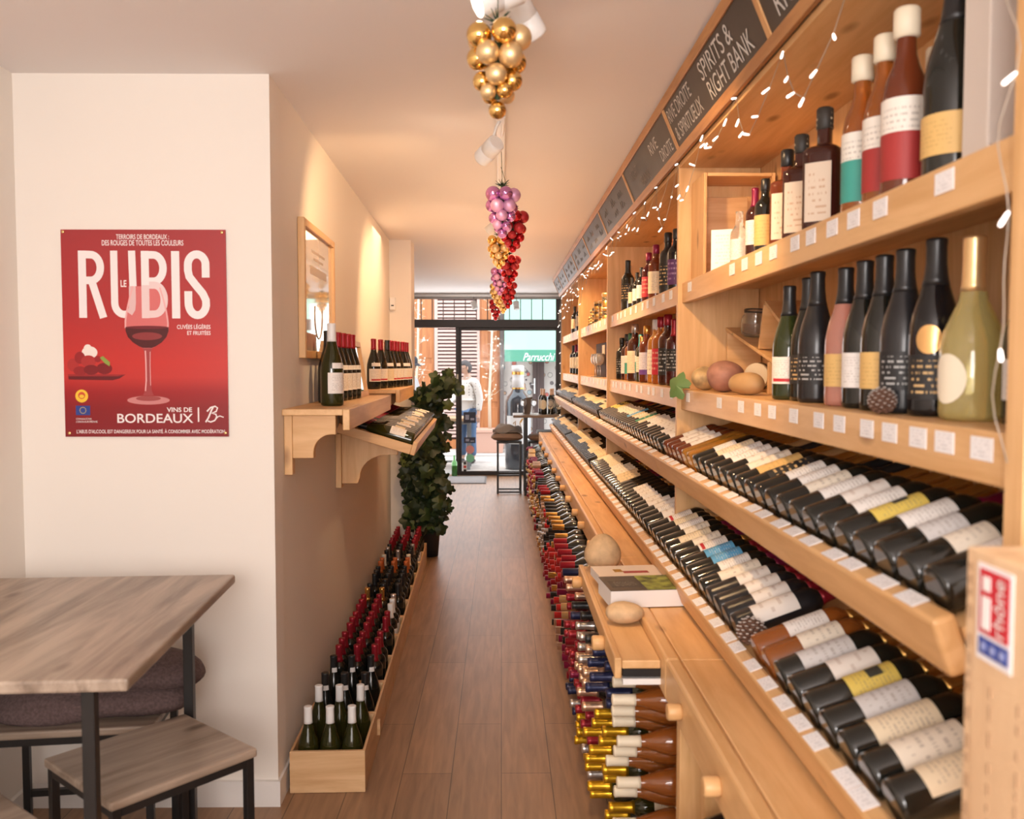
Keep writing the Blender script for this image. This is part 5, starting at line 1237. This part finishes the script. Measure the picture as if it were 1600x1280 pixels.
# ------------------------------------------------------------------ the street
FY = 16.5
struct('ground_street', MB().box(-9, 9, 12.45, 17.2, -.12, -.02), M('street_paving', (.52, .50, .48), .85, bump=14, var=.12))
struct('kerb_gutter', MB().box(-9, 9, 15.1, 15.3, -.021, -.012), M('gutter_stone', (.36, .35, .34), .85))
struct('wall_street', MB().box(-9, -.0, FY, FY+.3, -.1, 7).box(.0, 9, FY, FY+.3, 2.6, 7), M('salmon_render', (.62, .33, .20), .85, bump=10, var=.15))
discs, N, L, b = nodes('disc_tiles')
tc = N.new('ShaderNodeTexCoord'); v = N.new('ShaderNodeTexVoronoi'); v.inputs['Scale'].default_value = 8.5; L.new(tc.outputs['Object'], v.inputs['Vector'])
k1 = N.new('ShaderNodeMath'); k1.operation = 'LESS_THAN'; k1.inputs[1].default_value = .40; L.new(v.outputs['Distance'], k1.inputs[0])
k2 = N.new('ShaderNodeMath'); k2.operation = 'GREATER_THAN'; k2.inputs[1].default_value = .33; L.new(v.outputs['Distance'], k2.inputs[0])
sp = N.new('ShaderNodeSeparateColor'); L.new(v.outputs['Color'], sp.inputs[0])
cr = N.new('ShaderNodeValToRGB'); e = cr.color_ramp.elements; cr.color_ramp.interpolation = 'CONSTANT'
e[0].color = (.50, .13, .10, 1); e[1].position = .25; e[1].color = (.34, .42, .44, 1)
for p_, c_ in ((.45, (.55, .34, .22)), (.6, (.55, .50, .45)), (.8, (.16, .13, .13))): q = e.new(p_); q.color = (*c_, 1)
L.new(sp.outputs[0], cr.inputs[0])
mx = N.new('ShaderNodeMix'); mx.data_type = 'RGBA'; mx.inputs[6].default_value = (.52, .46, .42, 1); L.new(k1.outputs[0], mx.inputs[0]); L.new(cr.outputs[0], mx.inputs[7])
m2 = N.new('ShaderNodeMix'); m2.data_type = 'RGBA'; mu = N.new('ShaderNodeMath'); mu.operation = 'MULTIPLY'; L.new(k1.outputs[0], mu.inputs[0]); L.new(k2.outputs[0], mu.inputs[1]); L.new(mu.outputs[0], m2.inputs[0]); L.new(mx.outputs[2], m2.inputs[6]); m2.inputs[7].default_value = (.10, .08, .08, 1)
L.new(m2.outputs[2], b.inputs['Base Color']); b.inputs['Roughness'].default_value = .6
struct('wall_street_tiled', MB().box(0, 2.2, FY-.02, FY+.28, -.1, 2.6), discs)
struct('wall_street_pier', MB().box(-.02, .05, FY-.12, FY, -.1, 2.9), M('dark_pier', (.16, .13, .12), .7))
oran = wood('varnished_door', (.50, .19, .065), (.36, .12, .04), 'Z', knots=False, scale=8)
def streetdoor(x0, x1, label):
    t = thing('wooden_street_door', ((x0+x1)/2, FY, 0), label, 'door', 'wooden doors across the street')
    obj('door_leaf', MB().box(x0, x1, FY-.06, FY-.001, -.015, 3.3), oran, t)
    n = 2 if x1-x0 < .5 else 2
    for k in range(n):
        a = x0+(x1-x0)*k/n; c = x0+(x1-x0)*(k+1)/n
        for z0, z1 in ((.15, .75), (.85, 1.55), (1.65, 2.9)): obj('door_panel', MB().box(a+.03, c-.03, FY-.075, FY-.061, z0, z1), oran, t, bevel=.008)
streetdoor(-.39, -.03, 'orange-brown wooden door right of the louvred shutter across the street'); streetdoor(-1.75, -1.23, 'orange-brown wooden door left of the louvred shutter across the street')
t = thing('louvred_shutter', (-.8, FY, 0), 'tall louvred shutter with pinkish slats across the street', 'shutter')
shm = M('shutter_pink', (.60, .40, .34), .6); bk = M('shutter_dark_gap', (.09, .035, .03), .8)
obj('shutter_back', MB().box(-1.18, -.42, FY-.02, FY-.001, .16, 3.2), bk, t)
obj('shutter_stile', MB().box(-1.22, -1.16, FY-.07, FY-.0205, .16, 3.2), shm, t); obj('shutter_stile', MB().box(-.44, -.38-.012, FY-.07, FY-.0205, .16, 3.2), shm, t)
for k in range(44):
    z = .20+k*.0665
    obj('slat', MB().hexa([(-1.159, FY-.075, z), (-.441, FY-.075, z), (-.441, FY-.05, z), (-1.159, FY-.05, z), (-1.159, FY-.055, z+.042), (-.441, FY-.055, z+.042), (-.441, FY-.03, z+.042), (-1.159, FY-.03, z+.042)]), shm, t)
obj('shutter_sill', MB().box(-1.22, -.392, FY-.08, FY-.001, -.015, .158), oran, t)
# dark shop door across the street and its awning
t = thing('dark_shop_door', (.68, FY, 0), 'dark brown door with white handle under the green awning', 'door')
dk = M('dark_brown_door', (.085, .05, .045), .5)
obj('door_leaf', MB().box(.58, .79, FY-.07, FY-.021, -.015, 2.3), dk, t); obj('door_jamb', MB().box(.665, .695, FY-.09, FY-.0705, -.015, 2.3), dk, t)
obj('handle_plate', MB().box(.60, .625, FY-.08, FY-.071, 1.0, 1.28), whitem, t); obj('lever', MB().tube([(.612, FY-.085, 1.17), (.612, FY-.11, 1.17), (.55, FY-.11, 1.17)], .008, 8), whitem, t)
t = thing('green_awning', (.8, 15.9, 1.75), 'mint green shop awning with white script lettering across the street', 'awning')
awn = M('awning_green', (.27, .46, .37), .8); awd = M('awning_valance_green', (.08, .30, .20), .8)
obj('awning_cloth', MB().prism([(15.75, 1.78), (16.48, 2.75), (16.48, 2.77), (15.745, 1.795)], .06, 2.1, 'X'), awn, t)
val = obj('awning_valance', MB().box(.06, 2.1, 15.742, 15.752, 1.585, 1.785), awd, t)
text('lettering', 'Parrucchi', (.385, 15.738, 1.60), (1, 0, 0), (0, 0, 1), .56, .135, M('awning_white', (.85, .85, .82), .7), val, .004, .4)
obj('awning_arm', MB().tube([(.075, 16.47, 1.85), (.075, 15.76, 1.77)], .012, 8), M('grey_metal_trim', None), t)
# planters with lit bare trees
terra = M('terracotta', (.56, .33, .25), .8, bump=20)
bark = M('pale_bark', (.66, .54, .40), .8); blm = M('pale_blossom', (.80, .76, .66), .8)
def tree(x, y, label, seed, planter=True, top=2.6):
    rr = random.Random(seed); t = thing('potted_tree', (x, y, 0), label, 'plant', 'bare little trees in the street')
    if planter:
        obj('planter', MB().hexa([(x-.23, y-.2, -.018), (x+.23, y-.2, -.018), (x+.23, y+.2, -.018), (x-.23, y+.2, -.018), (x-.27, y-.23, .34), (x+.27, y-.23, .34), (x+.27, y+.23, .34), (x-.27, y+.23, .34)]).box(x-.285, x+.285, y-.245, y+.245, .341, .40), terra, t, bevel=.01)
    tr = [(x, y, .40 if planter else -.02), (x-.01, y, 1.0), (x+.03, y, 1.7), (x+.05, y, top)]
    obj('trunk', MB().tube(tr, .03, 8, r1=.015), bark, t)
    br = MB(); bl = MB()
    for k in range(46):
        z = rr.uniform(.9, top); a = rr.uniform(0, 6.28); l = rr.uniform(.10, .24); p = Vector((x+.03, y, z)); pts = [p]; d = Vector((math.cos(a), .35*math.sin(a), rr.uniform(-.3, .9))).normalized()
        for q in range(4): p = p + d*l/4 + Vector((rr.uniform(-.02, .02), 0, rr.uniform(-.02, .03))); pts.append(p)
        br.tube(pts, .005, 4, r1=.002)
        for q in pts[1:]:
            if rr.random() < .35: bl.ball(q, rr.uniform(.010, .018), 6, 4)
    obj('twig', br, bark, t); obj('blossom', bl, blm, t)
tree(-.20, 15.85, 'bare pale tree in a terracotta planter before the orange-brown door', 2)
tree(-1.42, 15.0, 'blossoming pale tree left of the louvred shutter', 4, False, 2.9)
# giant bottle
t = thing('giant_bottle_display', (.25, 13.3, 0), 'giant display wine bottle as tall as a person outside the door glass', 'display bottle')
BS = 5.15; pr = [(r_*BS, z*BS) for r_, z in prof('bordeaux')[0]]; cz = (.25, 13.3, -.019)
obj('glass_body', MB().lathe(pr, 40, c=cz), M('giant_glass', (.035, .04, .05), .08, coat=1.), t)
obj('capsule', MB().lathe([(.0172*BS, .232*BS), (.0166*BS, .26*BS), (.0165*BS, .283*BS), (.0175*BS, .284*BS), (.0175*BS, .296*BS), (.014*BS, .299*BS)], 36, c=cz), M('giant_white', (.80, .80, .80), .35), t)
obj('capsule_band', MB().lathe([(.0178*BS, .272*BS), (.0178*BS, .281*BS)], 36, c=cz, cap=False).lathe([(.0176*BS, .231*BS), (.0176*BS, .235*BS)], 36, c=cz, cap=False), CAP['gold'], t)
lab = MB().patch(.0378*BS, .075*BS, .155*BS, 2.0, seg=24, c0=-math.pi/2); obj('label', lab.xf(lambda p: (p[0]+cz[0], p[1]+cz[1], p[2]+cz[2])), M('giant_label', (.80, .80, .80), .4), t)
hs = MB(); R0 = .0378*BS+.002
def hp(u, z): a = -math.pi/2+u/R0; return (cz[0]+R0*math.cos(a), cz[1]+R0*math.sin(a), z)
for P in ([(-.05, .66), (.03, .66), (.04, .71), (-.045, .705)], [(.02, .69), (.055, .745), (.075, .735), (.045, .68)], [(.055, .745), (.085, .735), (.075, .722)], [(-.045, .67), (-.035, .67), (-.045, .60), (-.052, .60)], [(.02, .67), (.03, .67), (.05, .615), (.042, .61)], [(-.045, .70), (-.075, .68), (-.08, .65), (-.055, .685)]):
    b0 = len(hs.v); hs.v += [hp(u, z) for u, z in P]; hs.face([b0+i for i in range(len(P))])
obj('horse_emblem', hs, CAP['gold'], t)
# terrace table
t = thing('terrace_table', (-.85, 13.4, 0), 'wood-topped grey metal terrace table outside the open door', 'table')
gm = M('terrace_grey_metal', (.22, .24, .26), .45, .3)
obj('tabletop', MB().box(-1.25, -.42, 13.1, 13.75, .70, .745), wood('terrace_top', (.62, .45, .28), (.50, .34, .20), 'X', knots=False), t, bevel=.005)
obj('table_apron', MB().box(-1.22, -.45, 13.13, 13.72, .655, .699), gm, t)
for x in (-1.19, -.48):
    for y in (13.17, 13.68): obj('leg', MB().box(x-.024, x+.024, y-.024, y+.024, -.019, .654), gm, t)
obj('stretcher', MB().box(-1.16, -.51, 13.16, 13.18, .09, .12), gm, t)
for k, (x, y) in enumerate(((-.62, 13.28), (-1.0, 13.25))): wineglass(stand(x, y, .7456), f'clear wine glass on the terrace table, {["by the man in the dotted shirt", "by the person in the hat"][k]}', None)
t = thing('white_cup', (-.9, 13.3, .745), 'white crumpled napkin in a bowl on the terrace table', 'bowl')
obj('bowl', MB().lathe([(.03, 0), (.06, .03), (.065, .05), (.055, .045), (.028, .008)], 20, cap=False, c=(-.88, 13.22, .7456)), whitem, t); obj('napkin', MB().ball((-.88, 13.22, .80), .05, 10, 8, sz=.7), M('napkin', (.8, .76, .74), .9), t)
# ------------------------------------------------------------------ people
def skinmesh(J, E, root, levels=2):
    me = bpy.data.meshes.new('sk'); names = list(J); me.from_pydata([J[n][0] for n in names], [(names.index(a), names.index(b_)) for a, b_ in E], [])
    o = bpy.data.objects.new('sk', me); C.objects.link(o)
    md = o.modifiers.new('skin', 'SKIN'); md.use_smooth_shade = True
    for i, n in enumerate(names):
        sv = me.skin_vertices[0].data[i]; r_ = J[n][1]; sv.radius = r_ if isinstance(r_, tuple) else (r_, r_); sv.use_root = (n == root)
    s = o.modifiers.new('sub', 'SUBSURF'); s.levels = levels; s.render_levels = levels
    bpy.context.view_layer.update()
    out = bpy.data.meshes.new_from_object(o.evaluated_get(bpy.context.evaluated_depsgraph_get()))
    bpy.data.objects.remove(o); bpy.data.meshes.remove(me)
    V = [tuple(v.co) for v in out.vertices]; F = [list(p.vertices) for p in out.polygons]; bpy.data.meshes.remove(out)
    return V, F
def addvf(mb, V, F, m=0, smooth=True):
    b0 = len(mb.v); mb.v += V
    for f in F: mb.face([i+b0 for i in f], m, smooth)
def person(loc, rot, label, skin, shirt, trousers, hair, hat=None, armL=None, armR=None, hgt=1., nod=.25, glasses=True, beard=False, yaw=0.):
    M_ = Matrix.Translation(loc) @ Matrix.Rotation(rot, 4, 'Z') @ Matrix.Scale(hgt, 4)
    t = thing('person', None, label, 'person', None, M_)
    # local frame: looks towards -Y, own left is +X
    J = dict(pel=((0, 0, .92), (.135, .10)), wai=((0, .0, 1.05), (.125, .095)), che=((0, .005, 1.26), (.155, .11)), nb=((0, .0, 1.40), (.085, .075)), nk=((0, -.015, 1.47), (.052, .052)), hd=((0, -.03, 1.545), (.055, .06)))
    E = [('pel', 'wai'), ('wai', 'che'), ('che', 'nb'), ('nb', 'nk'), ('nk', 'hd')]
    for s, sd, arm in ((1, 'L', armL), (-1, 'R', armR)):
        el, wr = arm
        J['sh'+sd] = ((s*.175, .005, 1.375), .060); J['el'+sd] = (el, .042); J['wr'+sd] = (wr, .027)
        E += [('nb', 'sh'+sd), ('sh'+sd, 'el'+sd), ('el'+sd, 'wr'+sd)]
        d = (Vector(wr)-Vector(el)).normalized(); side = d.cross(Vector((0, 0, 1) if abs(d.z) < .8 else (0, 1, 0))).normalized()
        pm = Vector(wr)+d*.06; J['pa'+sd] = (tuple(pm), (.034, .018)); E.append(('wr'+sd, 'pa'+sd))
        up = side.cross(d).normalized()*(-1 if abs(d.z) < .8 else 1)
        for k, (off, ln) in enumerate(((-.027, .062), (-.009, .072), (.009, .068), (.026, .054))):
            a = pm + side*off + d*.03; b_ = a + d*ln*.55 + up*.006; c_ = b_ + d*ln*.40 + up*.022
            for nm, p, r_ in (('a', a, .0095), ('b', b_, .009), ('c', c_, .0075)): J[f'f{sd}{k}{nm}'] = (tuple(p), r_)
            E += [('pa'+sd, f'f{sd}{k}a'), (f'f{sd}{k}a', f'f{sd}{k}b'), (f'f{sd}{k}b', f'f{sd}{k}c')]
        a = Vector(wr)+d*.035+side*-.035*s*(1); b_ = a + d*.035 - side*.022*s; c_ = b_+d*.03 + up*.008
        for nm, p, r_ in (('a', a, .011), ('b', b_, .0105), ('c', c_, .009)): J[f't{sd}{nm}'] = (tuple(p), r_)
        E += [('wr'+sd, f't{sd}a'), (f't{sd}a', f't{sd}b'), (f't{sd}b', f't{sd}c')]
        J['hi'+sd] = ((s*.09, 0, .86), .085); J['kn'+sd] = ((s*.10, -.015, .48), .058); J['an'+sd] = ((s*.105, .02, .09), .04); J['to'+sd] = ((s*.115, -.13, .035), (.036, .028))
        E += [('pel', 'hi'+sd), ('hi'+sd, 'kn'+sd), ('kn'+sd, 'an'+sd), ('an'+sd, 'to'+sd)]
    body = MB(); addvf(body, *skinmesh(J, E, 'pel'))
    # head: sculpted ball with nose, brow, chin and ears, tipped forward by nod
    hc = Vector((0, -.045, 1.615)); RN = Matrix.Rotation(yaw, 3, 'Z') @ Matrix.Rotation(nod, 3, 'X')
    def face(d):
        x, y, z = d; 
        f = max(0, -y/.1)
        if z < 0: x *= 1-.28*min(1, -z/.11)*1.0; y *= 1-.10*min(1, -z/.11)
        nose = math.exp(-((x/.014)**2+((z+.012)/.030)**2))*f; y -= .024*nose
        eye = (math.exp(-(((x-.032)/.016)**2+((z-.012)/.012)**2))+math.exp(-(((x+.032)/.016)**2+((z-.012)/.012)**2)))*f; y += .010*eye
        brow = math.exp(-((z-.032)/.012)**2)*f*(abs(x) < .06); y -= .005*brow
        lip = math.exp(-((x/.024)**2+((z+.055)/.010)**2))*f; y -= .007*lip
        chin = math.exp(-((x/.026)**2+((z+.095)/.02)**2))*f; y -= .010*chin
        return RN @ Vector((x, y, z))
    body.ball(hc, .1, 40, 30, sx=.76, sy=.94, sz=1.2, fn=face)
    for s in (1, -1): body.ball(hc+RN @ Vector((s*.077, .008, -.008)), .03, 12, 8, sx=.35, sy=.7, sz=1.05)
    for s in (1, -1):
        body.ball(hc+RN @ Vector((s*.030, -.079, .012)), .0105, 10, 8, 1); body.ball(hc+RN @ Vector((s*.030, -.0875, .012)), .0045, 8, 6, 2)
    body.ball(hc+RN @ Vector((0, -.091, -.055)), .012, 10, 6, 3, sx=2., sy=.5, sz=.35)
    obj('body', body, [skin, M('eye_white', (.8, .78, .75), .3), M('eye_pupil', (.02, .015, .012), .3), M('lip', (.42, .16, .13), .5)], t, local=True)
    hb = MB()
    def hairf(d):
        if d.y < -.02 and d.z < .055: d = Vector((d.x, max(d.y, -.015), d.z))
        return RN @ d
    hb.ball(hc+RN @ Vector((0, .008, .012)), .107, 28, 20, sx=.79, sy=.95, sz=1.14, fn=hairf); obj('hair', hb, hair, t, local=True)
    if beard:
        bb = MB(); bb.ball(hc+RN @ Vector((0, -.055, -.083)), .05, 16, 10, sx=1., sy=.75, sz=.75); obj('beard', bb, hair, t, local=True)
    if glasses:
        gb = MB()
        for s in (1, -1): gb.tube([tuple(hc+RN @ Vector((s*.033+.022*math.cos(a), -.101, .010+.018*math.sin(a)))) for a in [R(q) for q in range(0, 361, 24)]], .0028, 6); gb.tube([tuple(hc+RN @ Vector((s*.055, -.100, .014))), tuple(hc+RN @ Vector((s*.080, -.0, .008)))], .0025, 6)
        gb.tube([tuple(hc+RN @ Vector((-.011, -.103, .014))), tuple(hc+RN @ Vector((.011, -.103, .014)))], .0025, 6)
        obj('glasses', gb, M('glasses_frame', (.10, .025, .02), .3), t, local=True)
    if hat:
        h_ = MB().lathe([(.105, 0), (.108, .02), (.100, .075), (.075, .105), (.02, .112)], 28, cap=False).lathe([(.104, .004), (.150, -.014), (.172, -.022), (.172, -.017), (.104, .012)], 28, cap=False)
        q = Matrix.Translation(hc+RN @ Vector((0, .005, .050))) @ RN.to_4x4(); h_.v = [tuple(q @ Vector(p)) for p in h_.v]; obj('hat', h_, hat, t, local=True)
    # shirt and trousers follow the same joints, a little larger
    def grow(r_, k): return tuple(x+k for x in r_) if isinstance(r_, tuple) else r_+k
    SJ = {n: (J[n][0], grow(J[n][1], .034)) for n in ('pel', 'wai', 'che')}; SJ['hem'] = ((0, 0, .80), (.185, .14)); SJ['nb'] = (J['nb'][0], (.098, .088)); SJ['col'] = ((0, -.008, 1.445), (.064, .062)); SE = [('hem', 'pel'), ('pel', 'wai'), ('wai', 'che'), ('che', 'nb'), ('nb', 'col')]
    for s, sd in ((1, 'L'), (-1, 'R')):
        el, wr = Vector(J['el'+sd][0]), Vector(J['wr'+sd][0])
        SJ['sh'+sd] = (J['sh'+sd][0], .078); SJ['el'+sd] = (tuple(el), .066); SJ['cu'+sd] = (tuple(el.lerp(wr, .88)), .047); SE += [('nb', 'sh'+sd), ('sh'+sd, 'el'+sd), ('el'+sd, 'cu'+sd)]
    mb = MB(); addvf(mb, *skinmesh(SJ, SE, 'pel')); obj('shirt', mb, shirt, t, local=True)
    cb = MB(); cb.tube([(.066*math.cos(a), -.01+.062*math.sin(a), 1.452+.012*math.sin(a)) for a in [R(q) for q in range(-70, 251, 20)]], .012, 8); obj('collar', cb, shirt, t, local=True)
    TJ = dict(pel=((0, 0, .93), (.15, .112)), hiL=(J['hiL'][0], .105), hiR=(J['hiR'][0], .105)); TE = [('pel', 'hiL'), ('pel', 'hiR')]
    for sd in 'LR':
        TJ['kn'+sd] = (J['kn'+sd][0], .078); TJ['an'+sd] = (tuple(Vector(J['an'+sd][0])+Vector((0, 0, .02))), .064); TE += [('hi'+sd, 'kn'+sd), ('kn'+sd, 'an'+sd)]
    mb = MB(); addvf(mb, *skinmesh(TJ, TE, 'pel')); obj('trousers', mb, trousers, t, local=True)
    for s in (1, -1):
        mb = MB().ball((s*.113, -.055, .045), .05, 18, 12, sx=.95, sy=2.3, sz=.9, fn=lambda d: Vector((d.x, d.y, max(d.z, -.044)))); obj('shoe', mb, M('dark_shoe', (.05, .04, .035), .6), t, local=True)
    return t
skinm = M('skin', (.62, .38, .28), .55)
dots, N, L, b = nodes('dotted_shirt')
tc = N.new('ShaderNodeTexCoord'); v = N.new('ShaderNodeTexVoronoi'); v.inputs['Scale'].default_value = 20; v.inputs['Randomness'].default_value = .15; L.new(tc.outputs['Object'], v.inputs['Vector'])
cr = N.new('ShaderNodeValToRGB'); cr.color_ramp.elements[0].color = (.16, .12, .11, 1); cr.color_ramp.elements[0].position = .16; cr.color_ramp.elements[1].color = (.66, .62, .58, 1); cr.color_ramp.elements[1].position = .22
L.new(v.outputs['Distance'], cr.inputs[0]); L.new(cr.outputs[0], b.inputs['Base Color']); b.inputs['Roughness'].default_value = .8
jean = M('blue_jeans', (.10, .17, .30), .8, bump=80)
person((-.53, 14.1, -.019), R(-34), 'person in white dotted shirt, glasses and jeans standing at the terrace table looking down', skinm, dots, jean, M('grey_hair', (.10, .09, .09), .8), None,
       ((.235, .03, 1.10), (.25, -.03, .85)), ((-.235, -.06, 1.10), (-.16, -.27, 1.0)), .93, .42, True, False, R(-38))
person((-1.42, 13.75, -.019), R(62), 'person in a dark-brimmed hat and pale shirt, half hidden left of the doorway', skinm, M('pale_shirt', (.62, .64, .68), .8), M('dark_trousers', (.05, .05, .06), .8), M('white_hair', (.62, .58, .54), .8), M('dark_hat', (.035, .04, .055), .7),
       ((.22, -.03, 1.12), (.15, -.24, 1.02)), ((-.235, .0, 1.10), (-.22, -.16, .93)), .95, .2, False, True)
